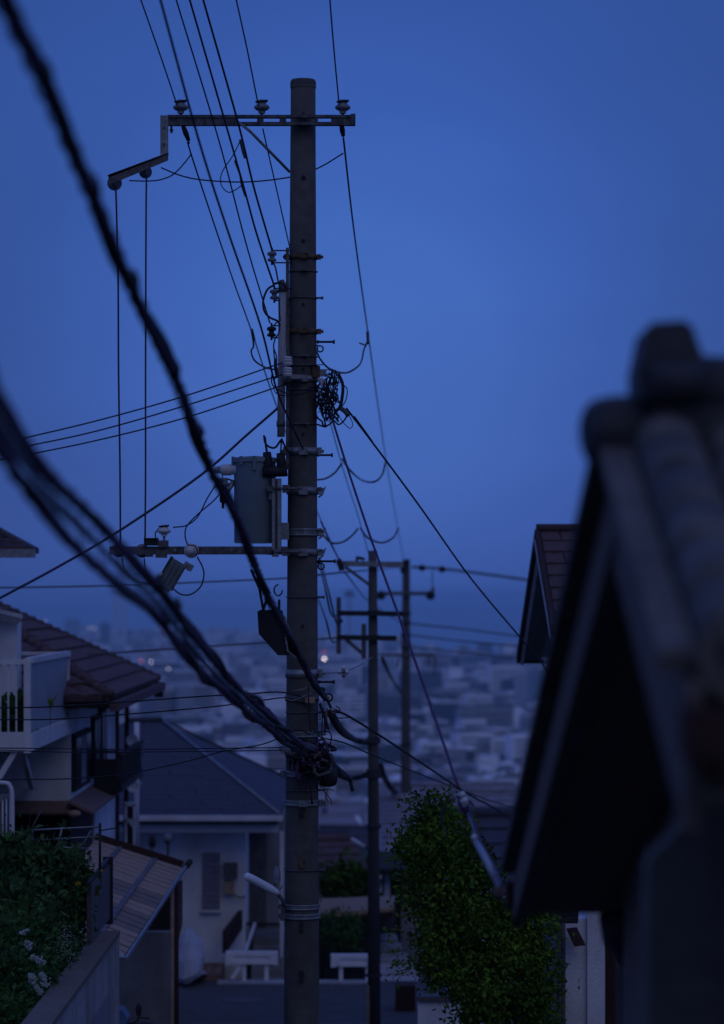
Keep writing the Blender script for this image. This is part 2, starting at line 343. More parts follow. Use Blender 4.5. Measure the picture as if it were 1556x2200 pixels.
# ------------------------------------------------------------------ the city on the plain
rnd = random.Random(11)
def bshape(mb, X, Y, z0, wx, wy, h, rot, kind, wm, rm):
    R = Matrix.Rotation(rot, 3, 'Z'); c = Vector((X, Y, z0))
    def q(x, y, z): return c + R @ Vector((x, y, z))
    a, b = wx / 2, wy / 2
    mb.m = wm; mb.add([q(-a, -b, -3), q(a, -b, -3), q(a, b, -3), q(-a, b, -3), q(-a, -b, h), q(a, -b, h), q(a, b, h), q(-a, b, h)], [(0, 1, 5, 4), (1, 2, 6, 5), (2, 3, 7, 6), (3, 0, 4, 7), (4, 5, 6, 7)])
    mb.m = rm
    if kind == 'gable':
        e = .5; rz = h + wy * .28; mb.add([q(-a - e, -b - e, h - .1), q(a + e, -b - e, h - .1), q(a + e, b + e, h - .1), q(-a - e, b + e, h - .1), q(-a - e, 0, rz), q(a + e, 0, rz)], [(0, 1, 5, 4), (2, 3, 4, 5), (0, 4, 3), (1, 2, 5), (0, 3, 2, 1)])
    elif kind == 'hip':
        e = .5; rz = h + wy * .25; t = a * .45; mb.add([q(-a - e, -b - e, h - .1), q(a + e, -b - e, h - .1), q(a + e, b + e, h - .1), q(-a - e, b + e, h - .1), q(-t, 0, rz), q(t, 0, rz)], [(0, 1, 5, 4), (2, 3, 4, 5), (0, 4, 3), (1, 2, 5), (0, 3, 2, 1)])
    else:
        mb.add([q(-a, -b, h), q(a, -b, h), q(a, b, h), q(-a, b, h), q(-a, -b, h + .8), q(a, -b, h + .8), q(a, b, h + .8), q(-a, b, h + .8)], [(0, 1, 5, 4), (1, 2, 6, 5), (2, 3, 7, 6), (3, 0, 4, 7), (4, 5, 6, 7)])
        mb.m = 2; mb.add([q(-a * .3, -b * .3, h + .8), q(a * .3, -b * .3, h + .8), q(a * .3, b * .3, h + .8), q(-a * .3, b * .3, h + .8), q(-a * .3, -b * .3, h + 3.2), q(a * .3, -b * .3, h + 3.2), q(a * .3, b * .3, h + 3.2), q(-a * .3, b * .3, h + 3.2)], [(0, 1, 5, 4), (1, 2, 6, 5), (2, 3, 7, 6), (3, 0, 4, 7), (4, 5, 6, 7)])
        # window bands on the two long faces, recessed strips of dark glass
        fl = int(h / 3.1); mb.m = 5
        for k in range(fl):
            z1 = 1.0 + k * 3.1
            for sy in (-1, 1):
                y_ = sy * (b + .06); vs = [q(-a * .9, y_, z1), q(a * .9, y_, z1), q(a * .9, y_, z1 + 1.35), q(-a * .9, y_, z1 + 1.35)]; mb.add(vs, [(0, 1, 2, 3)])
def shore(X):
    for (a, ya), (b, yb) in zip(SHORE, SHORE[1:]):
        if a <= X <= b: return ya + (yb - ya) * (X - a) / (b - a)
    return 4800
cells = []
Y = 1075.0
while Y < 8600:
    sx = 13.5 if Y < 2200 else 15 if Y < 3600 else 27; sy = 17 if Y < 2200 else 22 if Y < 3600 else 46
    x = -.165 * Y
    while x < .165 * Y:
        if rnd.random() < .88:
            X = x + rnd.uniform(-3, 3); YY = Y + rnd.uniform(-4, 4)
            if YY < shore(X) - 40: cells.append((X, YY, sx))
        x += sx * rnd.choice((1, 1, 1, 1.3))
    Y += sy
stuff = MB(); named = []; CM = [c[0] for c in CITY]
for (X, Y, s_) in cells:
    t = rnd.random(); rot = rnd.choice((0, 0, math.pi / 2)) + rnd.gauss(.12, .12)
    far = Y > 3600
    pt = .10 if not far else .22
    if t < pt: h, wx, wy, kd = rnd.uniform(14, 34 if Y > 2000 else 24), rnd.uniform(15, 40), rnd.uniform(10, 18), 'flat'
    elif t < pt + .34: h, wx, wy, kd = rnd.uniform(8, 15), rnd.uniform(9, 20), rnd.uniform(9, 14), 'flat'
    else: h, wx, wy, kd = rnd.choice((4, 5.5, 6.5, 9)), rnd.uniform(7, 11), rnd.uniform(6, 9), rnd.choice(('gable', 'hip', 'gable'))
    if far and rnd.random() < .25: h, wx, wy, kd = rnd.uniform(8, 16), rnd.uniform(40, 90), rnd.uniform(30, 50), 'flat'
    wm = rnd.choice((0, 0, 0, 5, 2, 4, 5, 3)); rm = rnd.choice((0, 0, 1, 5, 5, 3, 5)) if kd != 'flat' else rnd.choice((0, 5, 0, 5, 1))
    px = CX + X / Y * F; py = HY + (100 - h) / Y * F
    vis = 300 < px < 1165 and py < 1870 and not (600 < px < 690) and not (px < 610 and py > 1560 + max(0, (px - 350) * .4)) and not (px > 850 and py > 1720)
    if vis and len(named) < 250 and Y < 2100: named.append((X, Y, wx, wy, h, rot, kd, wm, rm, px, py))
    else:
        if rnd.random() < .16 and h < 8:
            stuff.m = 8; stuff.ball((X, Y, 2.5), rnd.uniform(5, 9), 7, 4, (1.4, 1.2, .7), .4, rnd)
        else: bshape(stuff, X, Y, 0, wx, wy, h, rot, kd, wm, rm)
tag(stuff.build('distant_city', CM + [M['city_tree']]), 'hazy blurred mass of the far city reaching down to the bay', 'city', kind='stuff')
for (X, Y, wx, wy, h, rot, kd, wm, rm, px, py) in named:
    mb = MB(); bshape(mb, X, Y, 0, wx, wy, h, rot, kd, wm, rm); o = mb.build('city_building', CM, origin=(X, Y, 0))
    reg = 'left of the main pole' if px < 640 else 'between main and second pole' if px < 803 else 'between the rear poles' if px < 873 else 'right of the rear poles'; reg += ', ' + ('high' if py < 1480 else 'midway' if py < 1560 else 'low' if py < 1640 else 'lowest') + ' in the city'
    sz = 'tall' if h > 13 else 'flat roofed' if kd == 'flat' else 'small'
    lb = f'blurred {sz} {CITY[wm][1]} building {reg}'
    tag(o, lb, 'building', lb)
def landmark(px, ybase_h, Y, wpx, h, mats, label, kd='flat', wy=14, name='apartment_tower', cat='building', rot=0.1):
    mb = MB(); X = xx(px, Y); bshape(mb, X, Y, 0, wpx / F * Y, wy, h, rot, kd, mats[0], mats[1]); return tag(mb.build(name, CM + [M['city_blue_roof'], M['city_orange_roof']], origin=(X, Y, 0)), label, cat)
landmark(925, 0, 3350, 30, 36, (6, 2), 'tan blurred apartment tower right of the rear pole, left one of a close pair')
landmark(957, 0, 3450, 20, 33, (4, 2), 'paler slim blurred tower, right one of the close pair right of the rear pole')
landmark(1152, 0, 2500, 36, 42, (7, 3), 'dark blue blurred high rise beside the near tiled gable')
landmark(1120, 0, 2560, 26, 38, (1, 1), 'pale narrow high rise touching the dark blue high rise')
landmark(1150, 0, 1900, 60, 27, (2, 1), 'broad grey apartment block below the dark blue high rise')
landmark(1110, 0, 3300, 70, 22, (0, 0), 'long white flat block near the bay under the brown gable', wy=30)
landmark(1020, 0, 2900, 60, 19, (3, 3), 'long dark office block in the middle of the hazy city')
landmark(1085, 0, 1750, 55, 13, (0, 1), 'wide whitish hall with pale roof low on the right of the city', 'hip', 24, 'city_hall_building')
landmark(1000, 0, 1780, 60, 17, (5, 5), 'dark wide hall under the crossing drop wires', 'hip', 26, 'city_hall_building')
landmark(905, 0, 1400, 38, 9, (7, 0), 'bright pale roofed shed just right of the rear pole', name='shed')
landmark(1142, 0, 1500, 20, 12, (7, 8), 'tiny light blue roofed building beside the foreground roof edge', name='blue_roofed_building')
landmark(1026, 0, 2250, 20, 13, (2, 9), 'small orange roofed building right of centre in the city', name='orange_roofed_building')
landmark(740, 0, 1270, 75, 15, (7, 1), 'bluish white apartment block low between main pole and next pole', wy=12, rot=.25)
landmark(490, 0, 4700, 62, 26, (0, 0), 'bright white factory hall in the left haze above the others', wy=60, name='factory_hall')
landmark(478, 0, 3900, 55, 18, (0, 1), 'second white factory hall lower left of the black splice box', wy=40, name='factory_hall')
landmark(520, 0, 2600, 60, 30, (2, 2), 'grey slab tower left of the main pole under the black splice box')
landmark(570, 0, 2500, 18, 32, (1, 1), 'narrow pale tower directly left of the main pole')
landmark(155, 0, 6500, 34, 58, (7, 3), 'faint blue grey block on the left skyline above the tiled roof')
landmark(226, 0, 5200, 22, 60, (3, 3), 'dark slender block on the left skyline beside the tall pale towers')
landmark(470, 0, 1300, 80, 10, (1, 0), 'pale roofed low block behind the dark hipped roof', 'gable', 12)
# tall harbour towers, crane, observation tower
Y = 6000; r = thing('harbour_tower', (xx(258, Y), Y, 0), 'tall pale twin shafted tower with a flat head on the left skyline', 'tower')
for dx in (250, 267): MB().box2((xx(dx, Y) - 4, Y - 4, 0), (xx(dx, Y) + 4, Y + 4, zz(1277, Y))).build('shaft', CM[1], r)
MB().box2((xx(238, Y), Y - 6, zz(1278, Y)), (xx(278, Y), Y + 6, zz(1266, Y))).build('tower_head', CM[2], r)
Y = 5200; r = thing('crane_tower', (xx(352, Y), Y, 0), 'red and white lattice mast behind the blurred cables on the left', 'crane')
for k in range(5): MB().box2((xx(345, Y), Y - 5, 12 + k * 13 + (0)), (xx(358, Y), Y + 5, 24.5 + k * 13)).build('mast_section', 'red_paint' if k % 2 == 0 else CM[1], r)
MB().bar((xx(350, Y), Y, 76), (xx(300, Y), Y, 92), 3, 3).build('crane_jib', 'red_paint', r)
Y = 4800; r = thing('observation_tower', (xx(751, Y), Y, 0), 'thin distant tower with a round dark head left of the rear pole', 'tower')
MB().lathe((xx(751, Y), Y, 0), [(4, 0), (2.5, zz(1288, Y))], 10).build('shaft', CM[2], r)
MB().ball((xx(751, Y), Y, zz(1276, Y)), 9, 14, 8, (1, 1, .75)).build('tower_head', CM[5], r)
for (x, y, Y, rr, mt, lb) in [(697, 1416, 2600, .9, 'lamp_glow', 'bright round white street light glowing right of the main pole'),
                              (696, 1400, 2600, .5, 'lamp_glow_red', 'small red light just above the bright white one'),
                              (325, 1422, 2900, .7, 'lamp_glow_small', 'brighter white light left of the blurred cable pair'),
                              (304, 1419, 2900, .6, 'lamp_glow_red', 'dim pinkish light beside the brighter light on the left'),
                              (362, 1437, 2900, .6, 'lamp_glow_small', 'small warm light below the red and white mast'),
                              (192, 1350, 5200, .8, 'lamp_glow_small', 'faint far light on the left skyline above the tiled roof'),
                              (203, 1350, 5200, .8, 'lamp_glow_small', 'faint far light close to its twin on the left skyline'),
                              (97, 1332, 6500, .9, 'lamp_glow_small', 'faintest far light at the left end of the skyline')]:
    r = thing('street_light', (xx(x, Y), Y, 0), lb, 'light')
    MB().lathe((xx(x, Y), Y, 0), [(.3, 0), (.2, zz(y, Y) - rr)], 6).build('light_mast', CM[3], r)
    MB().ball(P(x, y, Y), rr, 10, 8).build('light_globe', mt, r)

# ------------------------------------------------------------------ houses on the hillside below
def house(px, yr, Y, wx, wy, hw, rot, wall, roof, label, name='hillside_house', kd='gable', ncourse=6, group=None, e=.45):
    """px, yr: where the ridge shows; the house stands on the slope at distance Y"""
    X = xx(px, Y); ztop = zz(yr, Y); rise = wy * .27; zb = ztop - rise; z0 = min(zb - hw, gz(Y - wy / 2) - .2)
    r = thing(name, (X, Y, z0), label, 'house', group); R = Matrix.Rotation(rot, 3, 'Z'); c = Vector((X, Y, 0))
    def q(x, y, z): return c + R @ Vector((x, y, 0)) + Vector((0, 0, z))
    a, b = wx / 2, wy / 2
    mb = MB(); mb.add([q(-a, -b, z0), q(a, -b, z0), q(a, b, z0), q(-a, b, z0), q(-a, -b, zb), q(a, -b, zb), q(a, b, zb), q(-a, b, zb), q(-a, 0, ztop - .08), q(a, 0, ztop - .08)],
                      [(0, 1, 5, 4), (1, 2, 6, 9, 5), (2, 3, 7, 6), (3, 0, 4, 8, 7), (4, 5, 9, 8), (6, 7, 8, 9)]); mb.build('wall', wall, r)
    t = 0 if kd == 'gable' else a * .5
    zr = ztop; ze = zb - e * .54 + .02
    courses(r, q(-a - e, -b - e, ze), q(a + e, -b - e, ze), q(a + e - t, 0, zr), q(-a - e + t, 0, zr), ncourse, .05, roof, seed=int(px))
    courses(r, q(a + e, b + e, ze), q(-a - e, b + e, ze), q(-a - e + t, 0, zr), q(a + e - t, 0, zr), 2, .05, roof, seed=int(px))
    if t:
        courses(r, q(a + e, -b - e, ze), q(a + e, b + e, ze), q(a + e - t, 0, zr), q(a + e - t, 0, zr), 3, .05, roof); courses(r, q(-a - e, b + e, ze), q(-a - e, -b - e, ze), q(-a - e + t, 0, zr), q(-a - e + t, 0, zr), 3, .05, roof)
    MB().tube([q(-a - e + t, 0, zr + .04), q(a + e - t, 0, zr + .04)], .1, 8).build('ridge_cap', roof, r)
    MB().bar(q(-a - e, -b - e - .05, ze - .02), q(a + e, -b - e - .05, ze - .02), .1, .12).build('gutter', 'white_paint', r)
    for k in range(max(1, int(wx / 3))):
        for st in range(1 if hw < 4 else 2):
            x0 = -a + (k + .5) * wx / max(1, int(wx / 3)); z1 = zb - 1.9 - st * 2.8
            if z1 < z0 + .3: continue
            ww = min(.78, wx * .3); wn = MB().box2((-ww, -.04, 0), (ww, .04, min(1.25, ww * 2))); wn.v = [q(x0 + v.x, -b - .03 + v.y, z1 + v.z) for v in wn.v]; wn = wn.build('window', 'white_paint', r)
            pn = MB().box2((-ww * .88, -.02, .08), (ww * .88, .02, min(1.25, ww * 2) - .08)); pn.v = [q(x0 + v.x, -b - .085 + v.y, z1 + v.z) for v in pn.v]; pn.build('pane', 'glass_dark', wn)
    return r
house(975, 1690, 76, 2.6, 6.2, 3.2, -.05, 'stucco_dark', 'roof_lilac', 'house with a broad grey lilac roof behind the green tree top', ncourse=16, e=.25)
house(1080, 1702, 70, 2.0, 5, 3.2, .12, 'stucco_dark', 'roof_lilac', 'grey roofed house tucked behind the right foreground roof edge', ncourse=14, e=.25)
house(868, 1718, 68, 1.0, 4.2, 3.4, .05, 'stucco', 'roof_lilac', 'narrow grey roofed house seen between the two rear poles', ncourse=14, e=.12)
house(1105, 1752, 48, 1.5, 3.0, 2.6, .1, 'stucco', 'tile_dark', 'small dark eaved house at the tip of the green tree', ncourse=5)
house(688, 1806, 64, 1.25, 3.6, 2.6, .3, 'stucco_dark', 'tile_brown', 'reddish brown roofed house right of the main pole near its foot', ncourse=7, e=.12)
house(846, 1802, 63, .36, 2.4, 2.8, -.2, 'stucco', 'roof_lilac', 'tiny gabled house with a pale roof right of the next pole', ncourse=5, e=.05)
hs = [(715, 1752, 185, 3.4, 6, 6, .2, 0), (758, 1778, 150, 2.6, 5, 5, -.1, 2), (770, 1730, 300, 6, 8, 6, .3, 0), (700, 1790, 125, 2.2, 4, 5, .4, 1), (738, 1738, 330, 5, 8, 6, 0, 0),
      (838, 1742, 200, 3, 6, 6, .1, 0), (905, 1690, 420, 10, 8, 6, .2, 1)]
dl = ['with pale walls', 'with grey walls and dark roof', 'with whitish wall and dark roof', 'with slate walls', 'with beige walls']
wl = [CM[0], CM[2], CM[1], CM[3], CM[4]]; rl = ['roof_lilac', 'tile_dark', 'tile_dark', 'roof_lilac', 'tile_brown']
for i, (px, yr, Y, a, b, c, d, m_) in enumerate(hs):
    reg = 'between main pole and next pole' if px < 790 else 'between the two rear poles' if px < 873 else 'right of the rear poles'
    pos = 'uppermost' if Y > 450 else 'upper' if Y > 340 else 'middle' if Y > 220 else 'lower' if Y > 160 else 'lowest'
    house(px, yr, Y, a, b, c, d, wl[m_], rl[m_], f'{pos} slope house {dl[m_]} {reg}', ncourse=4, kd='hip' if i % 3 == 0 else 'gable', group='blurred houses on the lower slope')
mb = MB(); rnd = random.Random(5)
for _ in range(150):
    Y = rnd.uniform(110, 900); X = rnd.uniform(-.16, .16) * Y
    mb.ball((X, Y, gz(Y) + 1), rnd.uniform(1.5, 3.2) * (1 + Y / 500), 8, 5, (1, 1, .8), .4, rnd)
tag(mb.build('hillside_woods', 'city_tree'), 'dark blurred scrub covering the slope between houses', 'shrubs', kind='stuff')

Y2, Y3 = 40.0, 75.0
def RM(Y): return 23 + (Y - 23) * (Y2 - 23) / 37 if 23.4 < Y < 60.5 else Y
# ------------------------------------------------------------------ the main utility pole
YP = 23.0; S = F / YP                       # 279 px per metre there
def pr(y): return (26.5 + (y - 172) * .0057) / S
def pcx(y): return 651.5 - (y - 172) * .0016
base = Vector((xx(648, YP), YP, gz(YP) - .3))
pole = thing('utility_pole', base, 'tall weathered concrete utility pole standing in sharp focus left of centre', 'utility pole')
def px3(x, y, d=0.0): return P(x, y, YP) + Vector((0, d, 0))
MB().tube([P(pcx(y), y, YP) for y in (172 + 14, 700, 1300, 1900, 2500, 2800)], [pr(y) for y in (186, 700, 1300, 1900, 2500, 2800)], 40).build('shaft', 'concrete', pole)
MB().lathe(P(651.5, 190, YP), [(27.6 / S, 0), (27.9 / S, 10 / S), (27.2 / S, 15 / S), (25 / S, 18.5 / S), (0.001, 19.5 / S)], 40).build('pole_cap', 'concrete_far', pole)
for y in (250, 386, 521, 657, 795, 935, 1345, 1850, 2090):   # climbing-bolt sockets in the shaft
    rr = 4.2 if y not in (386, 1850, 2090) else 5.5
    MB().lathe(P(pcx(y) + 1.5, y, YP) + Vector((0, -pr(y) - .004, 0)), [(rr / S, 0), (rr / S, .02)], 12, 'y').build('bolt_socket', 'dark_iron', pole)
def ring(mb, y, h, off=.004, th=.006, n=40, gaps=False):
    r0 = pr(y) + off; c = P(pcx(y), y, YP); a = h / S / 2
    mb.lathe(c, [(r0, -a), (r0 + th, -a), (r0 + th, a), (r0, a)], n)
def band(y, h, m, perf=False, lug='', name='band'):
    mb = MB()
    if perf:
        ring(mb, y - h * .36, h * .28); ring(mb, y + h * .36, h * .28)
        r0 = pr(y) + .007; c = P(pcx(y), y, YP)
        for k in range(40):
            a = 2 * math.pi * k / 40; mb.box(c + Vector((math.cos(a) * r0, math.sin(a) * r0, 0)), (.004, .016, h * .5 / S), Matrix.Rotation(a, 3, 'Z'))
    else: ring(mb, y, h)
    r0 = pr(y) + .01; c = P(pcx(y), y, YP)
    if 'r' in lug: mb.tube([c + Vector((r0 - .02, -.03, 0)), c + Vector((r0 + .045, -.03, 0))], .008, 8); mb.box(c + Vector((r0 + .012, -.03, 0)), (.03, .03, h * 1.1 / S)); mb.lathe(c + Vector((r0 + .03, -.03, 0)), [(.014, -.0), (.014, .012)], 6, 'x')
    if 'l' in lug: mb.box(c + Vector((-r0 - .012, -.03, 0)), (.035, .04, h * 1.2 / S)); mb.lathe(c + Vector((-r0 - .04, -.03, 0)), [(.013, -.0), (.013, .014)], 6, 'x')
    if 'f' in lug: mb.box(c + Vector((.01, -r0 - .005, 0)), (.07, .025, h * 1.15 / S)); mb.lathe(c + Vector((.04, -r0 - .03, 0)), [(.011, 0), (.011, .02)], 6, 'y')
    if 'h' in lug:   # hooked clasp at the right
        mb.tube([c + Vector((r0, -.05, .012)), c + Vector((r0 + .05, -.05, .02)), c + Vector((r0 + .055, -.05, .035))], .006, 6); mb.tube([c + Vector((r0 + .05, -.05, .02)), c + Vector((r0 + .03, -.05, -.03)), c + Vector((r0, -.05, -.05))], .007, 6)
    return mb.build(name, m, pole)
band(553, 10, 'rust', lug='lrf'); band(713, 10, 'rust', lug='lrf')
for y in (584, 641, 767, 912, 1283, 1530, 1697, 1868): band(y, 2.2, 'steel_dark', lug='f' if y in (584, 767, 912) else 'r', name='strap')
band(786, 3, 'steel_dark', name='strap'); band(815, 12, 'steel', lug='f'); band(970, 15, 'steel', lug='lrf'); band(1055, 15, 'steel', lug='frh')
band(1144, 16, 'steel', perf=True, lug='rh'); band(1187, 14, 'steel', lug='frh'); band(1447, 18, 'steel', lug='r'); band(1500, 12, 'steel_dark', lug='f')
band(1577, 12, 'steel', perf=True, lug='r'); band(1610, 14, 'steel', lug='lf'); band(1662, 13, 'steel', perf=True, lug='lf'); band(1724, 12, 'steel', perf=True, lug='rf')
band(1947, 11, 'steel', perf=True, lug='l'); band(1967, 11, 'steel', perf=True, lug='l'); band(838, 3, 'steel_dark', name='strap')
for y, x1 in ((735, 718), (978, 714), (1206, 720), (1465, 718)):
    a = px3(pcx(y) + pr(y) * S - 4, y, -.02); b = px3(x1, y, -.02)
    MB().tube([a, b], .0085, 8).lathe(b, [(.016, -.008), (.017, .006)], 10, 'x').lathe(a + Vector((.02, 0, 0)), [(.016, 0), (.016, .012)], 6, 'x').build('step_bolt', 'dark_iron', pole)
for y in (750, 1217):
    c = px3(pcx(y) + pr(y) * S + 8, y, -.02); pts = [c + Vector((math.cos(t), 0, math.sin(t))) * .024 for t in [math.pi * (.6 - i / 8 * 1.85 / 1) for i in range(9)]]
    MB().tube([c + Vector((-.055, 0, .03))] + pts, .006, 8).build('eye_bolt', 'dark_iron', pole)
for y in (1720 + 20, 1850, 1985, 2092): MB().box(px3(pcx(y), y, -pr(y) - .008), (.03, .02, .09)).build('bolt_sleeve', 'rust' if y == 1850 else 'dark_iron', pole)

# top crossarm with its drop bracket, brace and pin insulators
dA = -pr(260) - .04
arm = MB()
y0, y1 = 254, 276
arm.box2(px3(363, y0, dA - .03), px3(763, y0 + 6, dA + .03)); arm.box2(px3(363, y1 - 7, dA - .03), px3(763, y1, dA + .03))
for a, b in ((363, 512), (554, 568), (602, 616), (676, 684), (712, 763)): arm.box2(px3(a, y0 + 5, dA - .02), px3(b, y1 - 6, dA - .012))
for x in (384, 420, 458, 500, 730): arm.lathe(px3(x, 265, dA - .022), [(.009, 0), (.009, .004)], 8, 'y')
crossarm = arm.build('crossarm', 'arm_paint', pole)
MB().box2(px3(754, 252, dA - .034), px3(764, 275, dA + .034)).build('crossarm_end', 'arm_paint', crossarm)
MB().tube([px3(371, 276, dA), px3(371, 292, dA)], .008, 8).lathe(px3(371, 284, dA), [(.015, -.012), (.015, 0)], 6).build('bolt', 'dark_iron', crossarm)
b = MB(); b.box2(px3(348, 256, dA - .045), px3(365, 346, dA - .035)); b.box2(px3(348, 256, dA - .035), px3(352, 346, dA + .02))
b.build('drop_bracket', 'steel', pole)
dq = MB(); dq.slab([px3(365, 337, dA - .048), px3(365, 352, dA - .048), px3(242, 403, dA - .048), px3(236, 384, dA - .048)], .008, (0, 1, 0)); dq.slab([px3(365, 335, dA - .048), px3(365, 339, dA - .048), px3(240, 388, dA - .048), px3(236, 383, dA - .048)], .05, (0, 1, 0))
for x, y in ((356, 282), (356, 318), (320, 362), (276, 378), (298, 369)): dq.lathe(px3(x, y, dA - .052), [(.008, 0), (.008, .005)], 8, 'y')
dq.build('drop_bracket', 'steel_dark', pole)
MB().tube([px3(515, 270, dA - .03), px3(540, 290, dA - .03), px3(624, 374, -pr(374))], .011, 8).build('brace', 'steel', pole)
def pin_ins(cx, parent, ytop=222, scale=1, Yd=0, m='porcelain_dirty', gray='steel_dark'):
    o = px3(cx, ytop + 32 * scale, Yd); k = scale / S
    r = MB().lathe(o, [(7 * k, 3 * k), (8 * k, 9 * k), (12 * k, 10 * k), (16.5 * k, 14 * k), (16.8 * k, 17 * k), (13 * k, 21 * k), (10 * k, 23 * k), (8.5 * k, 25 * k), (11 * k, 27 * k), (10.5 * k, 30 * k), (7 * k, 32 * k), (.1 * k, 32.5 * k)], 24).build('pin_insulator', m, parent)
    MB().lathe(o, [(3.2 * k, -20 * k), (3.2 * k, 4 * k)], 8).build('insulator_pin', gray, r)
    MB().tube([o + Vector((-13 * k, -8 * k, 26 * k)), o + Vector((0, -9 * k, 28 * k)), o + Vector((13 * k, -8 * k, 29 * k))], 2.6 * k, 6).build('tie_wire', 'rubber', r)
    return r
for cx in (391, 564, 737): pin_ins(cx, pole, 221, 1, dA)
def disc_ins(cx, cy, r, Yd, m='porcelain_dirty', parent=pole, name='disc_insulator'):
    k = r / S; return MB().lathe(px3(cx, cy, Yd), [(.2 * k, -.9 * k), (.42 * k, -.85 * k), (.45 * k, -.3 * k), (.95 * k, -.15 * k), (k, 0), (.95 * k, .12 * k), (.3 * k, .2 * k), (.25 * k, 1.2 * k)], 28, 'y').build(name, m, parent)
disc_ins(249, 398, 16, dA + .02); disc_ins(315, 374, 14, dA + .03)
# sleeves where the high conductors leave towards the next pole
for a, b in (((396, 277), (407, 306)), ((734, 274), (738, 296))): MB().tube([px3(*a, dA), px3(a[0] * .5 + b[0] * .5, a[1] * .5 + b[1] * .5, dA + .02), px3(*b, dA + .05)], [.017, .022, .014], 10).build('dead_end_sleeve', 'rubber', pole)
# side spools on racks at the left
def spool(cx, cy, parent=pole, m='porcelain_dirty', h=26):
    k = 1 / S; a = cy - h / 2
    g = MB(); 
    for t in (-h / 2, h / 2): g.tube([px3(cx, cy + t, -.05), px3(pcx(cy) - 20, cy + t, -.05)], .006, 6)
    g.tube([px3(cx, cy - h / 2 - 6, -.05), px3(cx, cy + h / 2 + 5, -.05)], .008, 8)
    r = MB().lathe(px3(cx, cy, -.05), [(5 * k, -h * .42 * k), (9.5 * k, -h * .36 * k), (9.5 * k, -h * .2 * k), (5.5 * k, -h * .12 * k), (5.5 * k, h * .06 * k), (10 * k, h * .12 * k), (10 * k, h * .3 * k), (7.5 * k, h * .4 * k)], 20).build('spool_insulator', m, parent)
    g.build('spool_rack', 'dark_iron', r); return r
spool(585, 553); spool(590, 634); spool(584, 714, m='tank_dark')
MB().box2(px3(615, 535, -pr(600) * .7 - .02), px3(622, 1010, -pr(600) * .7)).build('rack_channel', 'steel_dark', pole)
rp_ = MB().tube([px3(608, 618, -.09), px3(606, 800, -.09), px3(604.5, 940, -.09)], 8.2 / S, 16).build('riser_pipe', 'pvc', pole)
MB().tube([px3(604.5, 906, -.09), px3(604.5, 918, -.09)], 9.6 / S, 16).build('collar', 'steel_dark', rp_)
MB().tube([px3(606, 604, -.09), px3(608, 616, -.09), px3(608, 630, -.09)], [5 / S, 9 / S, 9.3 / S], 16).build('pipe_head', 'steel_dark', rp_)
k = 1 / S     # ribbed white strain insulator column
for i, yy in enumerate((780, 803)):
    MB().lathe(px3(619.5, yy, -.19), [(5 * k, 10 * k), (9.5 * k, 8.5 * k), (10.5 * k, 6 * k), (8 * k, 4.5 * k), (10.5 * k, 2 * k), (10.5 * k, 0), (8 * k, -1 * k), (10.8 * k, -4 * k), (10.5 * k, -6.5 * k), (7 * k, -9 * k)][::-1], 24).build('ribbed_insulator', 'porcelain', pole)
MB().lathe(px3(620, 824, -.19), [(5 * k, -9 * k), (8.5 * k, -5 * k), (10 * k, 0), (9 * k, 4 * k), (6 * k, 9 * k)], 20).build('ribbed_insulator', 'tank_dark', pole)
MB().box2(px3(612, 809, -.2), px3(652, 818, -.15)).build('bracket', 'steel', pole)
# right side bracket box and two white spools among the coils
MB().box2(px3(672, 788, -.1), px3(688, 812, -.02)).slab([px3(664, 787, -.12), px3(696, 787, -.12), px3(696, 785, -.02), px3(664, 785, -.02)], .006, (0, 0, 1)).build('bracket', 'rust', pole)
MB().box2(px3(686, 795, -.08), px3(702, 810, -.05)).build('bracket', 'steel', pole)
for cx, cy in ((689, 817), (694, 824)): MB().lathe(px3(cx, cy, -.1), [(5 * k, -6 * k), (6.5 * k, -3 * k), (6 * k, 0), (6.5 * k, 2 * k), (4 * k, 4 * k)], 14).build('spool_insulator', 'porcelain', pole)

# lower crossarm
dB = -pr(1183) - .05
la = MB(); la.box2(px3(240, 1175, dB - .03), px3(620, 1178, dB + .03)); la.box2(px3(240, 1175, dB - .03), px3(620, 1192, dB - .02)); la.box2(px3(240, 1189, dB - .03), px3(620, 1192, dB + .03))
lower = la.build('crossarm', 'steel_dark', pole)
for x in (280, 380, 500, 560): MB().lathe(px3(x, 1183, dB - .034), [(.009, 0), (.009, .006)], 8, 'y').build('bolt', 'steel', lower)
disc_ins(258, 1183, 15, dB + .05, 'steel_dark'); disc_ins(308, 1184, 15, dB + .05)
dd = disc_ins(415, 1184, 16, dB - .06, 'porcelain'); MB().lathe(px3(413, 1184, dB - .13), [(.1 * k, 0), (8.5 * k, .001), (9 * k, .02)], 8, 'y').build('cap', 'porcelain', dd)
pi = pin_ins(356, pole, 1128, .86, dB, 'porcelain', 'steel')
MB().box2(px3(314, 1157, dB - .06), px3(344, 1173, dB + .03)).box2(px3(314, 1157, dB - .07), px3(340, 1160, dB + .03)).build('switch_bracket', 'dark_iron', pole)
MB().box2(px3(344, 1162, dB - .05), px3(365, 1177, dB + .03)).build('switch_bracket', 'steel_dark', pole)
MB().box2(px3(338, 1192, dB - .04), px3(362, 1199, dB + .03)).build('switch_bracket', 'steel_dark', pole)
MB().box2(px3(316, 1192, dB - .04), px3(332, 1197, dB + .03)).build('switch_bracket', 'steel_dark', pole)
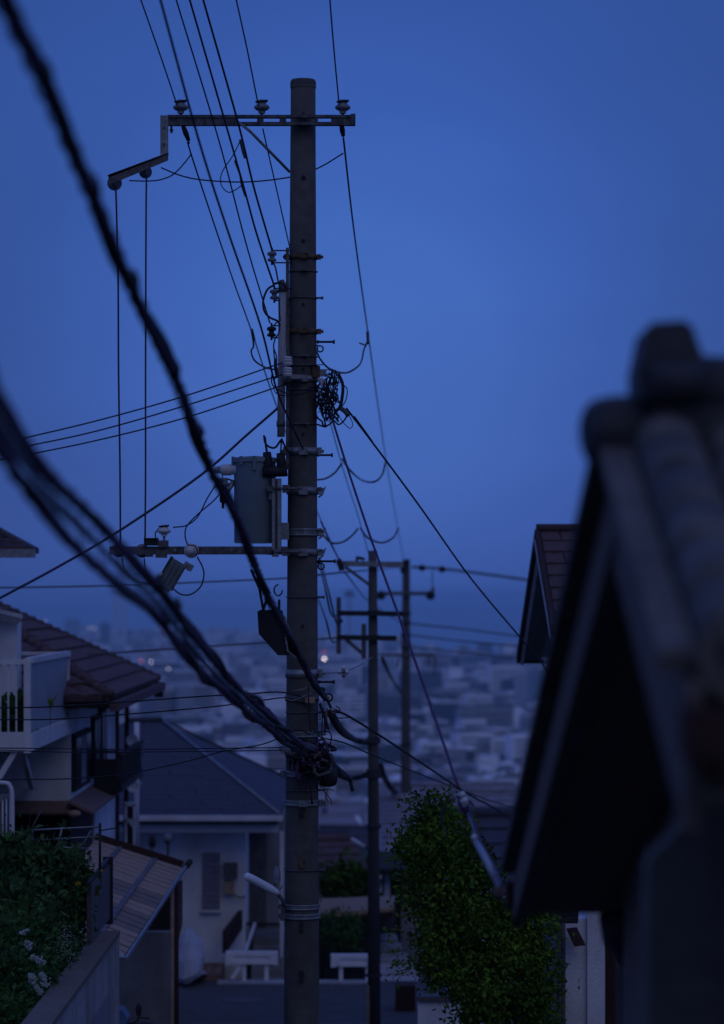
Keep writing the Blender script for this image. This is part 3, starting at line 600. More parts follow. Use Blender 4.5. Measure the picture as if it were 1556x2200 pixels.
# upright channel and clamps that hold the transformer
ch = MB(); ch.box2(px3(586, 1030, -.2), px3(593, 1196, -.12)); ch.box2(px3(598, 1030, -.2), px3(606, 1190, -.12)); ch.box2(px3(586, 1030, -.13), px3(606, 1190, -.12)); ch.box2(px3(586, 1183, -.21), px3(600, 1197, -.12))
ch.build('hanger_channel', 'steel', pole)
for y in (1052, 1187): MB().tube([px3(584, y, -.2), px3(650, y, -.23)], .01, 8).box2(px3(608, y - 8, -.22), px3(624, y + 8, -.12)).box2(px3(576, y - 6, -.21), px3(590, y + 6, -.15)).build('clamp', 'steel_dark', pole)
MB().box2(px3(600, 1124, -.14), px3(622, 1160, -.09)).build('clamp', 'steel', pole)

# ------------------------------------------------------------------ transformer
c = px3(548, 1167, -.02); tr = thing('pole_transformer', c, 'grey cylindrical transformer hung on the left side of the main pole', 'transformer')
H = (1167 - 988) / S; R0 = 45 / S
MB().lathe(c, [(R0 * .96, 0), (R0 * .985, .01), (R0, H - .01), (R0, H)], 48).build('tank', 'tank', tr)
MB().lathe(c + Vector((0, 0, H)), [(R0 + .012, -.02), (R0 + .016, 0), (R0 + .012, .012), (R0 * .9, .018), (.01, .03)], 48).build('lid', 'tank', tr)
for x, d in ((549, -R0 - .01), (502, -.05), (520, -R0 * .85)): MB().box2(px3(x - 3.5, 982, -.02 + d - .012), px3(x + 3.5, 1012 if x == 549 else 1000, -.02 + d + .01)).build('lid_clamp', 'tank', tr)
MB().box2(px3(580, 1060, -.17), px3(586, 1075, -.1)).build('lug', 'steel', tr)
for cx, cy in ((577, 1000), (606, 1002)):
    MB().tube([px3(cx - 2, cy - 26, -.14), px3(cx, cy - 4, -.15), px3(cx + 1, cy + 22, -.14)], [9 / S, 10.5 / S, 13 / S], 14).build('bushing_boot', 'rubber', tr)
MB().tube([px3(566, 1016, -.16), px3(618, 1014, -.15)], 12 / S, 10).build('bushing_boot', 'rubber', tr)
bu = MB().lathe(px3(509, 1010, -.06), [(11 * k, 0), (11 * k, -8 * k), (9.5 * k, -9 * k), (12.3 * k, -12 * k), (12.3 * k, -31 * k), (10 * k, -33 * k), (7.5 * k, -34 * k), (7.5 * k, -46 * k), (3 * k, -47 * k)], 20, 'x').build('bushing', 'porcelain', tr)
for x in (468, 472): MB().lathe(px3(x, 1010, -.06), [(8.5 * k, 0), (8.5 * k, 2 * k)], 14, 'x').build('bushing_fin', 'porcelain_dirty', bu)
# surge arrester under the bushing
ar = thing('surge_arrester', px3(482, 1050, -.06), 'small white capped arrester hanging beside the transformer on a bent arm', 'arrester')
MB().lathe(px3(482, 1045, -.06), [(4 * k, -24 * k), (7 * k, -20 * k), (7.5 * k, -2 * k), (10 * k, 0), (15 * k, 5 * k), (9 * k, 8 * k), (8 * k, 12 * k), (10 * k, 15 * k), (3 * k, 18 * k)], 18).build('body', 'porcelain_dirty', ar)
MB().lathe(px3(480, 1075, -.06), [(3 * k, -18 * k), (3 * k, -6 * k), (7 * k, -4 * k), (7 * k, 12 * k)], 12).build('fuse_tube', 'dark_iron', ar)
MB().tube([px3(502, 1033, -.06), px3(495, 1050, -.08), px3(488, 1062, -.07)], .016, 8).tube([px3(483, 1070, -.06), px3(500, 1046, -.06), px3(508, 1030, -.04)], .009, 6).build('arm', 'steel', ar)
MB().tube([px3(470, 1031, -.06), px3(488, 1029, -.06), px3(502, 1034, -.06)], .008, 6).build('link', 'steel_dark', ar)

# tilted cutout box under the lower crossarm
fc = thing('fuse_cutout', px3(380, 1200, dB - .05), 'grey tilted cutout box hanging below the lower crossarm among cable loops', 'cutout')
def rot2(pts, cx=378, cy=1238, a=-30):
    t = math.radians(a); return [(cx + (x - cx) * math.cos(t) - (y - cy) * math.sin(t), cy + (x - cx) * math.sin(t) + (y - cy) * math.cos(t)) for x, y in pts]
def tb(x0, y0, x1, y1, d0, d1, a=30):
    q = rot2([(x0, y0), (x1, y0), (x1, y1), (x0, y1)], a=a); return [px3(*p, dB + d0) for p in q], d1 - d0
mbx = MB(); 
p_, t_ = tb(358, 1206, 390, 1268, -.12, .0); mbx.slab(p_, t_, (0, 1, 0)); mbx.build('housing', 'tank', fc)
for x0 in (356, 366, 376, 386): mbx = MB(); p_, t_ = tb(x0, 1212, x0 + 3, 1262, -.13, -.12); mbx.slab(p_, t_, (0, 1, 0)); mbx.build('rib', 'steel_dark', fc)
mbx = MB(); p_, t_ = tb(352, 1204, 357, 1262, -.11, -.01); mbx.slab(p_, t_, (0, 1, 0)); mbx.build('side_plate', 'dark_iron', fc)
mbx = MB(); p_, t_ = tb(384, 1198, 404, 1212, -.09, -.02); mbx.slab(p_, t_, (0, 1, 0)); mbx.build('top_latch', 'steel', fc)
MB().tube([px3(410 + 5.5 * math.cos(t * .7), 1220 + 6 * math.sin(t * .7), dB - .05) for t in range(10)], .006, 6).build('pull_ring', 'steel', fc)
mbx = MB(); p_, t_ = tb(362, 1266, 386, 1276, -.1, -.03); mbx.slab(p_, t_, (0, 1, 0)); mbx.build('foot_bracket', 'steel', fc)
MB().tube([px3(346, 1240, dB - .1), px3(352, 1232, dB - .12)], .014, 8).build('cable_gland', 'porcelain', fc)

# street lamp low on the pole
lp = thing('street_lamp', px3(606, 1915, -.1), 'unlit white tube street lamp low on the left of the main pole', 'lamp')
MB().tube(smooth([px3(529, 1873, -.3), px3(545, 1881, -.28), px3(575, 1900, -.2), px3(600, 1915, -.15)], 4), [.019, .030] + [.031] * 4 + [.032] * 4 + [.028, .025, .02], 16).build('lamp_shade', 'lamp_tube', lp)
MB().tube([px3(532, 1879, -.31), px3(592, 1915, -.18)], .012, 10).build('tube_light', 'porcelain', lp)
MB().tube([px3(598, 1916, -.15), px3(608, 1930, -.12), px3(612, 1952, -.1)], .016, 8).box2(px3(604, 1940, -.12), px3(613, 1975, -.09)).build('lamp_arm', 'steel_dark', lp)
MB().lathe(px3(596.5, 1878, -.14), [(6 * k, -14 * k), (7.5 * k, -8 * k), (7.8 * k, 8 * k), (6 * k, 12 * k), (4 * k, 16 * k), (5 * k, 19 * k), (1 * k, 20 * k)], 14).build('photocell', 'porcelain_dirty', lp)
MB().tube(smooth([px3(594, 1890, -.14), px3(590, 1902, -.15), px3(598, 1912, -.14), px3(608, 1900, -.12)], 5), .004, 6).build('lead_wire', 'rubber', lp)

# ------------------------------------------------------------------ conductors on and around the main pole
def wpx(name, pts, r, m, label, cat='cable', Yd=None, k=8, bk=0, fw=0, group=None, n=6):
    q = [P(p[0], p[1], (RM(p[2]) if name in ('telephone_cable', 'jumper_wire', 'guy_wire', 'power_line') and p[2] != Y2 else p[2]) if len(p) > 2 else YP + (Yd or 0)) for p in pts]
    q = smooth(q, k)
    if bk: q = back(q, bk)
    if fw: q = on(q, fw)
    return tag(MB().tube(q, r, n).build(name, m), label, cat, group)
g1 = 'high wires running over the pole'
wpx('power_line', [(303, 0, 20.2), (345, 120, 21.5), (382, 230, YP + dA)], .0055, 'wire_blue', 'leftmost high wire dropping from the top edge to the left pin insulator', bk=30)
wpx('power_line', [(508, 0, 20.2), (532, 110, 21.5), (556, 230, YP + dA)], .0055, 'wire_blue', 'high wire from the top edge to the middle pin insulator', bk=30)
wpx('power_line', [(709, 0, 20.2), (718, 110, 21.5), (729, 228, YP + dA)], .0055, 'wire_blue', 'high wire from the top edge to the right pin insulator near the pole top', bk=30)
wpx('power_line', [(379, 0, 21.6), (470, 300, 22.2), (528, 520), (580, 694)], .0065, 'wire_blue', 'straight wire ending at the lowest dark spool insulator', bk=30, Yd=-.05)
wpx('power_line', [(408, 0, 21.6), (515, 370, 22.3), (551, 500, 22.6), (588, 610)], .0085, 'wire_blue', 'thicker wire ending at the middle spool insulator', bk=30, Yd=-.05)
wpx('power_line', [(437, 0, 21.4), (512, 265, 22.1), (545, 400, 22.5), (584, 535)], .0085, 'wire_blue', 'rightmost of the slanting low voltage wires ending at the upper spool insulator', bk=30, Yd=-.05)
wpx('power_line', [(345, 0, 16.2), (427, 300, 17.6), (491, 500, 18.8), (560, 700, 20.6), (595, 838, 21.9), (635, 930, 22.6), (652, 965, YP - pr(965) - .02)], .0075, 'wire_purple', 'purplish out of focus wire crossing the others and ending on the pole band', bk=25)
def far(px, Ya, Yb): return inv_path(px, Ya, Yb)
def farwire(px, Ya, Yb, r, label, m='wire_blue', k=6):
    q = smooth(far(px, Ya, Yb), k); return tag(MB().tube(q, r, 6).build('power_line', m), label, 'cable')
farwire([(407, 306), (412, 335), (497, 590), (541, 712), (590, 860), (660, 1050), (733, 1212)], YP + dA, Y2, .0065, 'wire running down from the left sleeve behind the pole to the next pole')
farwire([(565, 277), (620, 520), (680, 790), (735, 1000), (770, 1110), (795, 1200)], YP + dA, Y2, .0055, 'thin wire passing behind the shaft to the top of the next pole')
farwire([(738, 296), (760, 490), (790, 710), (830, 990), (862, 1175), (870, 1205)], YP + dA, Y3, .0075, 'wire on the open right side falling from the right sleeve to the rear pole')
RM2 = None
def jumper(pts, r, m, label, Yd=0, k=8, fw=0): return wpx('jumper_wire', pts, r, m, label, 'wire', Yd=Yd, k=k, fw=fw)
jumper([(790, 712, 33), (791, 740, 33)], .016, 'wire_far', 'dark sleeve on the right falling wire where the big loop starts')
jumper([(789, 735, 33), (782, 752, 33), (775, 780, 32), (755, 797, 30), (735, 801, 29), (708, 792, 28), (690, 774, 27), (680, 755, 26)], .0085, 'wire_far', 'big hanging loop right of the pole below the second step bolt')
jumper([(772, 737, 33), (784, 741, 33)], .008, 'wire_far', 'short stub beside the sleeve of the right falling wire')
jumper([(541, 712, 29), (545, 742, 29.5), (540, 755, 29.5), (548, 775, 30), (572, 790, 30), (598, 795, 30)], .008, 'wire_far', 'small loop left of the pole under the sleeve of the left falling wire')
jumper([(541, 708, 29), (546, 730, 29.3)], .014, 'wire_far', 'dark sleeve on the left falling wire')
jumper([(735, 995, 38), (720, 1015, 38), (700, 1028, 37), (680, 1031, 36)], .010, 'wire_far', 'faint short loop right of the transformer height')
jumper([(735, 985, 38), (752, 1010, 39), (775, 1030, 40), (800, 1036, 42), (820, 1022, 43), (829, 992, 44)], .011, 'wire_far', 'faint loop hanging between the two far falling wires')
jumper([(770, 1135, 46), (755, 1152, 46), (735, 1165, 46), (712, 1166, 45), (695, 1150, 44)], .012, 'wire_far', 'faint lower loop left of the next pole top')
jumper([(775, 1135, 46), (790, 1155, 48), (820, 1166, 50), (845, 1155, 52), (856, 1135, 53)], .012, 'wire_far', 'faint lower loop left of the rear pole top')
# top crossarm jumpers
jumper([(412, 330), (395, 352), (372, 375), (345, 386), (315, 389), (278, 388)], .0055, 'wire_blue', 'thin jumper from the left sleeve curving to the hanging disc insulators', Yd=dA)
jumper([(346, 360), (385, 376), (430, 386), (505, 391), (570, 388), (640, 377), (690, 358), (738, 329)], .006, 'wire_blue', 'long jumper sagging under the top crossarm behind the pole', Yd=.16)
jumper([(517, 302), (500, 335), (480, 365), (474, 385), (478, 402), (491, 413), (506, 408), (520, 398)], .0045, 'wire_blue', 'thin teardrop loop hanging between the slanting wires', Yd=-.4)
jumper([(516, 300), (522, 325), (527, 340)], .011, 'wire_blue', 'taped splice on the rightmost slanting wire', Yd=-.42)
jumper([(505, 345), (516, 375), (520, 398), (528, 422)], .010, 'wire_blue', 'taped splice on the thicker slanting wire', Yd=-.5)
jumper([(249, 402), (251, 470), (254, 600), (255, 800), (258, 1000), (259, 1168)], .0078, 'wire_blue', 'left one of the two long vertical wires joining both crossarms', Yd=dA)
jumper([(315, 378), (314, 480), (313, 800), (313, 1000), (312, 1160)], .0075, 'wire_blue', 'right one of the two long vertical wires joining both crossarms', Yd=dA)
for i, (pts, lb) in enumerate([([(0, 953, 20.5), (200, 906, 21.3), (400, 850, 22), (590, 785), (618, 778)], 'uppermost of the three thin lines leaving the ribbed insulators to the left'),
                               ([(0, 970, 20.5), (200, 928, 21.3), (400, 871, 22), (595, 808), (618, 802)], 'middle of the three thin lines leaving the ribbed insulators to the left'),
                               ([(0, 988, 20.5), (200, 948, 21.3), (400, 897, 22), (600, 830), (618, 826)], 'lowest of the three thin lines leaving the ribbed insulators to the left')]):
    wpx('power_line', pts, .0058, 'wire_blue', lb, bk=20, Yd=-.2)
wpx('service_cable', [(0, 1285, 21), (130, 1215, 21.5), (257, 1140, 22), (430, 1022, 22.4), (530, 935, 22.8), (598, 876, 22.95)], .0095, 'wire_blue', 'thick dark cable sloping up from the left edge to the white riser pipe', bk=20)
wpx('service_cable', [(708, 880, 22.9), (745, 1000, 22), (800, 1165, 20.6), (865, 1345, 19), (920, 1500, 17.7), (985, 1692, 16.3)], .0088, 'wire_purple', 'thick cable from the coils down to the white strain clamp in front of the tree')
wpx('service_cable', [(745, 878, 22.9), (800, 950, 23.6), (900, 1085, 25), (1010, 1240, 27), (1120, 1372, 29), (1160, 1420, 30), (1190, 1458, 31)], .0085, 'rubber', 'cable running from the coils down right to the brown tiled gable')
wpx('service_cable', [(762, 895, 22.9), (800, 948, 23.4)], .006, 'rubber', 'short doubled end of the cable beside the coils')
wpx('service_cable', [(720, 1525, 22.9), (760, 1545, 23.5), (850, 1602, 25.5), (1000, 1702, 30), (1060, 1735, 33), (1115, 1772, 36)], .0095, 'rubber', 'thick lower cable from the pole down right above the green tree')
wpx('service_cable', [(690, 1585, 22.9), (740, 1596, 23.5), (800, 1622, 25), (900, 1662, 28), (990, 1697, 31), (1060, 1722, 34), (1130, 1742, 37)], .006, 'rubber', 'thin wavy lower cable beneath the thicker one on the right')
gy = wpx('guy_wire', [(685, 1447, 22.9), (738, 1443, 27), (775, 1428, 32), (800, 1412, 40), (818, 1405, 58)], .006, 'porcelain_dirty', 'pale thin guy wire leading right to the next pole', 'wire')
r = thing('guy_insulator', P(738, 1443, 24.84), 'small white cross shaped insulator on the pale guy wire', 'insulator')
for dx, dy in ((-8, 1), (8, 1), (0, -8), (1, 8)): MB().ball(P(738 + dx, 1443 + dy, 24.84), .02, 10, 6).build('lobe', 'porcelain' if dy < 5 else 'porcelain_dirty', r)
MB().ball(P(738, 1443, 24.84), .018, 10, 6).build('core', 'steel_dark', r)
# left-hand service wires at mid height
LW = [([(-10, 1521, 21), (140, 1517, 21.4), (420, 1497, 22.2), (540, 1490, 22.6), (600, 1487, 22.85), (648, 1496, 22.82)], .006, 'upper of the two level wires crossing the balcony to the pole'),
      ([(-10, 1546, 21), (140, 1544, 21.4), (420, 1522, 22.2), (540, 1508, 22.6), (612, 1499, 22.85), (640, 1510, 22.82)], .0055, 'second of the two level wires crossing the balcony to the pole'),
      ([(-10, 1607, 21), (270, 1610, 22), (450, 1608, 22.5), (608, 1606, 22.85)], .0045, 'thin level wire crossing the stucco wall above its lower twin'),
      ([(-10, 1611, 21), (140, 1616, 21.5), (270, 1616, 22), (450, 1614, 22.5), (608, 1612, 22.85)], .004, 'thin level wire crossing the stucco wall just below its twin'),
      ([(-10, 1675, 21), (150, 1673, 21.5), (280, 1661, 22), (400, 1636, 22.4), (480, 1614, 22.6), (560, 1600, 22.8), (612, 1581, 22.85)], .005, 'wavy wire rising from the lower left to the pole across the dark roof')]
for pts, r_, lb in LW: wpx('service_wire', pts, r_, 'rubber', lb, 'wire', bk=12)
jumper([(612, 1500), (630, 1505), (652, 1496), (668, 1489)], .004, 'steel', 'shiny grip wires fanned on the pole above the clamp', Yd=-.2)
jumper([(632, 1484), (650, 1481), (660, 1476)], .004, 'steel', 'short shiny preformed grip on the pole', Yd=-.2)
MBq = MB().box2(px3(657, 1497, -.18), px3(678, 1509, -.14)).build('junction_box', 'board'); tag(MBq, 'small tan clamp block on the pole where the level wires end', 'box')

# ------------------------------------------------------------------ loops round the transformer and cutout
jumper([(372, 1133), (400, 1129), (425, 1110), (446, 1070), (466, 1040), (482, 1033)], .0058, 'wire_blue', 'lead curving from the white pin insulator up to the arrester', Yd=dB)
jumper([(342, 1135), (334, 1146), (336, 1160)], .0055, 'wire_blue', 'short lead bending from the pin insulator to its bracket', Yd=dB)
jumper([(478, 1052), (460, 1075), (425, 1105), (402, 1130), (398, 1150), (404, 1170), (418, 1172), (425, 1185), (420, 1195)], .0058, 'wire_blue', 'lead winding from the arrester down round the white disc', Yd=dB - .1)
jumper([(478, 1022), (479, 1030)], .005, 'wire_blue', 'short lead under the transformer bushing', Yd=-.06)
jumper([(424, 1196), (436, 1220), (438, 1240), (430, 1262), (410, 1277), (390, 1277), (374, 1266), (360, 1248)], .0065, 'wire_blue', 'round loop hanging right of the tilted cutout', Yd=dB - .08)
jumper([(262, 1198), (266, 1218), (280, 1240), (300, 1250), (325, 1253), (345, 1249), (365, 1232), (384, 1208)], .0065, 'wire_blue', 'wide loop hanging from the dark disc to the cutout', Yd=dB - .06)
jumper([(310, 1199), (313, 1222), (324, 1243), (336, 1243), (348, 1234)], .006, 'wire_blue', 'narrow loop hanging from the second disc to the cutout', Yd=dB - .05)
jumper([(567, 935), (572, 955), (590, 962), (604, 945)], .009, 'rubber', 'short thick cable sagging from the riser pipe to the left bushing', Yd=-.12)
jumper([(569, 938), (572, 960), (575, 980)], .010, 'rubber', 'upright lead above the left bushing boot', Yd=-.14)
jumper([(605, 942), (604, 960), (603, 978)], .007, 'rubber', 'upright lead from the riser pipe to the right bushing boot', Yd=-.1)
jumper([(605, 942), (612, 958), (622, 972)], .009, 'rubber', 'lead from the riser pipe bending to the pole band', Yd=-.12)
for pts, rr, lb in [([(585, 560), (592, 575), (597, 600), (600, 612)], .007, 'drop lead between the upper and middle spool'),
                    ([(590, 612), (575, 622), (566, 645), (568, 668), (580, 682), (597, 690), (602, 700)], .009, 'large round loop left of the middle spool'),
                    ([(588, 610), (605, 608), (618, 622)], .010, 'curved lead over the head of the riser pipe'),
                    ([(600, 640), (600, 665), (602, 690)], .007, 'dark lead down the front of the riser pipe'),
                    ([(588, 700), (597, 692), (601, 705), (598, 718), (590, 728)], .006, 'small curl at the lowest spool'),
                    ([(592, 725), (588, 745), (594, 765), (594, 790)], .006, 'pair lead running down from the lowest spool'),
                    ([(588, 740), (590, 770), (597, 800), (590, 815)], .006, 'second lead running down beside the riser pipe'),
                    ([(585, 800), (584, 822), (595, 835), (620, 846), (650, 845), (672, 838)], .006, 'loop passing round the front of the pole below the ribbed insulators'),
                    ([(588, 832), (592, 843), (604, 849), (630, 850), (655, 845)], .0045, 'thin second loop round the front of the pole'),
                    ([(592, 770), (592, 790), (596, 812)], .013, 'taped bundle beside the ribbed insulators')]:
    jumper(pts, rr, 'rubber', lb, Yd=-.18)
# coil tangle right of the shaft
rnd = random.Random(8)
tg = thing('wire_tangle', px3(712, 850, -.05), 'black tangle of coiled drop wires on the right of the pole above the cables', 'wire tangle')
for i in range(34):
    cx, cy = rnd.gauss(716, 10), rnd.gauss(840, 19); a, b = rnd.uniform(3, 10), rnd.uniform(5, 19); t0 = rnd.uniform(0, 6); tl = rnd.uniform(-.9, .6)
    if i > 20: cx, cy, a, b = rnd.gauss(700, 8), rnd.gauss(868, 14), rnd.uniform(4, 9), rnd.uniform(18, 34)
    q = []
    for j in range(9):
        t = t0 + j * .75; u, v = a * math.cos(t), b * math.sin(t); q.append(px3(cx + rnd.gauss(0, 2.6) + u * math.cos(tl) - v * math.sin(tl), rnd.gauss(0, 3) + cy + u * math.sin(tl) + v * math.cos(tl), -.08 + .08 * math.sin(t + i) + rnd.uniform(-.02, .02)))
    MB().tube(smooth(q, 4), rnd.choice((.004, .0055, .0075)), 5).build('wire_loop', rnd.choice(('rubber', 'rubber', 'wire_blue', 'brown_wall')), tg)
for pts, rr in [([(728, 806), (737, 830), (735, 860), (730, 878), (722, 885)], .014), ([(715, 808), (705, 830), (703, 850)], .010), ([(735, 828), (746, 838), (744, 860), (735, 876)], .0048),
                ([(720, 880), (716, 905), (700, 918), (683, 914)], .0075), ([(718, 905), (728, 914), (740, 905), (748, 890)], .007), ([(720, 880), (735, 906), (752, 922), (758, 912), (748, 890)], .0035),
                ([(695, 892), (700, 905), (710, 905), (708, 893)], .003), ([(750, 886), (762, 905), (764, 905), (758, 895)], .0035), ([(682, 890), (688, 886), (696, 888)], .003), ([(686, 830), (684, 860), (690, 880)], .006),
                ([(700, 812), (706, 806), (712, 808)], .006), ([(728, 878), (738, 882), (745, 886)], .012), ([(715, 868), (722, 890), (728, 895)], .009)]:
    MB().tube(smooth([px3(x, y, -.12) for x, y in pts], 6), rr, 6).build('wire_loop', 'rubber', tg)
MB().tube([px3(731, 878, -.12), px3(742, 886, -.12), px3(750, 896, -.12)], .018, 8).build('grip_clamp', 'steel_dark', tg)
for i in range(9): x, y = rnd.uniform(684, 700), rnd.uniform(815, 850); MB().tube([px3(x, y, -.16), px3(x + rnd.uniform(-3, 3), y + rnd.uniform(5, 10), -.16)], .0045, 6).build('tag_strip', rnd.choice(('porcelain_dirty', 'steel', 'stained')), tg)
tg2 = thing('wire_tangle', px3(668, 1625, -.2), 'big dark knot of telephone cables where the blurred pair reaches the pole', 'wire tangle')
for i in range(44):
    cx, cy = rnd.gauss(668, 15), rnd.gauss(1622, 17); a, b = rnd.uniform(4, 20), rnd.uniform(4, 26); t0 = rnd.uniform(0, 6)
    MB().tube(smooth([px3(cx + rnd.gauss(0, 3) + a * math.cos(t0 + j * .8), rnd.gauss(0, 3) + cy + b * math.sin(t0 + j * .8), -.24 + .06 * math.sin(j + i)) for j in range(8)], 4), rnd.choice((.006, .009, .014)), 5).build('wire_loop', rnd.choice(('rubber', 'rubber', 'wire_purple', 'steel_dark')), tg2)
for pts, rr in [([(640, 1590), (655, 1610), (672, 1625), (690, 1615), (702, 1608)], .02), ([(655, 1620), (665, 1645), (668, 1670)], .022), ([(690, 1640), (700, 1625), (706, 1608)], .014), ([(632, 1615), (640, 1635), (655, 1642)], .006),
                ([(612, 1608), (622, 1625), (635, 1640), (648, 1640)], .005), ([(650, 1640), (652, 1670), (660, 1700)], .005), ([(666, 1640), (667, 1680), (672, 1724)], .008), ([(675, 1570), (708, 1570), (712, 1590), (706, 1605)], .005), ([(664, 1470), (665, 1520), (669, 1570)], .0055),
                ([(630, 1570), (645, 1566), (668, 1575)], .006)]:
    MB().tube(smooth([px3(x, y, -.22) for x, y in pts], 6), rr, 6).build('wire_loop', 'rubber', tg2)
for x, y in ((626, 1603), (630, 1601), (645, 1595), (648, 1598), (640, 1607)): MB().ball(px3(x, y, -.27), .010, 8, 6).build('shiny_clip', 'porcelain', tg2)
MB().box2(px3(612, 1608, -.22), px3(640, 1618, -.17)).build('bracket', 'steel', tg2)
tg3 = thing('wire_tangle', px3(705, 1530, -.1), 'hanging red and black wire ends and rings beside the lower pole', 'wire tangle')
for pts, rr, m_ in [([(688, 1510), (698, 1540), (706, 1565)], .012, 'rubber'), ([(700, 1530), (698, 1550), (697, 1572)], .006, 'wire_red'), ([(696, 1520), (693, 1545), (692, 1577)], .005, 'rubber'), ([(704, 1520), (703, 1548), (706, 1560)], .006, 'wire_red'),
                    ([(692, 1523), (686, 1540), (688, 1545), (692, 1535)], .004, 'wire_blue'), ([(700, 1525), (700, 1555), (700, 1577)], .005, 'rubber'), ([(704, 1560), (713, 1580), (710, 1595), (703, 1605)], .004, 'rubber'),
                    ([(710, 1515), (714, 1530), (722, 1528), (716, 1518)], .005, 'steel_dark'), ([(715, 1525), (728, 1530), (730, 1520), (722, 1516)], .005, 'rubber'), ([(712, 1538), (730, 1541), (750, 1540)], .005, 'rubber'), ([(694, 1480), (703, 1500), (712, 1520)], .012, 'rubber')]:
    MB().tube(smooth([px3(x, y, -.15) for x, y in pts], 6), rr, 6).build('wire_end', m_, tg3)
for cx, cy, r_ in ((693, 1481, 4.5), (707, 1497, 8)): MB().tube([px3(cx + r_ * math.cos(t * .7), cy + r_ * math.sin(t * .7), -.15) for t in range(10)], .009, 6).build('ring', 'dark_iron', tg3)
MB().ball(px3(706, 1497, -.16), .016, 8, 6).build('ring_core', 'board', tg3)

# ------------------------------------------------------------------ lashed telephone cables from the foreground
def lashed(path, Y0, Y1, r, strands, label, m='wire_purple', helix=.0, pitch=.16, knots=(), extra=()):
    q = smooth(inv_path(path, Y0, Y1), 10); d = (q[0] - q[1]).normalized(); q = [q[0] + d * 2.8] + q
    root = thing('telephone_cable', q[-1], label, 'cable')
    rw = random.Random(len(label)); q = [a.lerp(b, t / 3) for a, b in zip(q, q[1:]) for t in range(3)] + [q[-1]]
    for i, (ox, oz, rr, mm) in enumerate(strands):
        ph = rw.uniform(0, 6); fq = rw.uniform(1.2, 2.4)
        MB().tube([p + Vector((ox * math.cos(p.y * fq + ph) + rw.gauss(0, rr * .07), 0, oz * math.sin(p.y * fq * .8 + ph) + rw.gauss(0, rr * .07))) for p in q], [rr * (1 + .05 * math.sin(p.y * 9 + ph)) for p in q], 8).build('cable_strand', mm, root)
    L_ = 0; pts = []; acc = 0
    seg = [(a, b, (b - a).length) for a, b in zip(q, q[1:])]
    for a, b, l_ in seg:
        n_ = max(1, int(l_ / (pitch / 7)))
        for j in range(n_):
            t = (acc + l_ * j / n_) / pitch * 2 * math.pi; pts.append(a.lerp(b, j / n_) + Vector((math.cos(t) * helix, 0, math.sin(t) * helix)))
        acc += l_
    MB().tube(pts, .0032, 4).build('lashing_wire', 'rubber', root)
    for kx, ky in knots:
        best = min(q, key=lambda p: (CX + p.x / p.y * F - kx) ** 2 + (HY - (p.z - ZC) / p.y * F - ky) ** 2)
        MB().ball(best + Vector((.008, 0, .005)), r * 1.05, 10, 7, (1, 1.6, 1.1), .2).tube([best + Vector((0, -.05, 0)), best + Vector((0.015, 0, .035))], .009, 6).build('cable_clamp', 'rubber', root)
    return root
lashed([(-14, -60), (10, 0), (88, 165), (190, 400), (285, 620), (360, 775), (410, 900), (452, 1005), (510, 1115), (548, 1215), (590, 1310), (640, 1400), (672, 1465), (700, 1500)], 6.4, 22.8, .024,
       [(.003, .003, .018, 'wire_purple'), (.016, .018, .010, 'rubber'), (-.014, .012, .009, 'rubber')], 'thick blurred cable falling from the top left corner to the pole', helix=.025, pitch=.22,
       knots=[(88, 165), (190, 405), (280, 605), (372, 795), (425, 930)])
lashed([(-60, 740), (0, 862), (90, 1000), (200, 1110), (318, 1240), (400, 1340), (480, 1445), (560, 1520), (640, 1592), (676, 1612)], 6.4, 22.72, .024,
       [(.004, .004, .017, 'wire_purple'), (.020, -.022, .013, 'rubber'), (.01, .02, .009, 'wire_purple')], 'upper one of the blurred cable pair sweeping in from the left edge', helix=.018, pitch=.3, knots=[(330, 1262), (372, 1310)])
lashed([(-60, 850), (0, 962), (60, 1052), (150, 1160), (260, 1262), (332, 1318), (420, 1432), (500, 1500), (590, 1575), (660, 1625)], 6.4, 22.7, .024,
       [(.004, .004, .016, 'wire_purple'), (-.018, .022, .012, 'rubber'), (.01, .018, .008, 'wire_purple')], 'lower one of the blurred cable pair sweeping in from the left edge', helix=.018, pitch=.3, knots=[(345, 1335)])
# spiral hangers that tie the pair together
a_ = smooth(inv_path([(-60, 740), (0, 862), (90, 1000), (200, 1110), (318, 1240), (400, 1340), (480, 1445), (560, 1520), (640, 1592), (676, 1612)], 6.4, 22.72), 10)
b_ = smooth(inv_path([(-60, 850), (0, 962), (60, 1052), (150, 1160), (260, 1262), (332, 1318), (420, 1432), (500, 1500), (590, 1575), (660, 1625)], 6.4, 22.7), 10)
def at(q, Y):
    for p, n_ in zip(q, q[1:]):
        if p.y <= Y <= n_.y: return p.lerp(n_, (Y - p.y) / (n_.y - p.y + 1e-9))
    return q[-1]
pts = []; Y = 6.6; i = 0
while Y < 22.4:
    u = .5 + .52 * math.sin(i * .9); A, B = at(a_, Y), at(b_, Y); pts.append(A.lerp(B, u) + Vector((0, .03 * math.cos(i * .9), 0))); Y += .075; i += 1
tag(MB().tube(pts, .003, 4).build('spiral_hanger', 'steel_dark'), 'open spiral wire hanger lacing between the two blurred cables', 'spiral hanger')
pts = [at(a_, 6.7 + t * .53).lerp(at(b_, 6.7 + t * .53), .5) for t in range(29)]
tag(MB().tube(pts, [.012 + .004 * math.sin(t * 2.3) for t in range(29)], 8).build('inner_cable', 'tank'), 'grey green cable seen inside the spiral hanger between the blurred pair', 'cable')

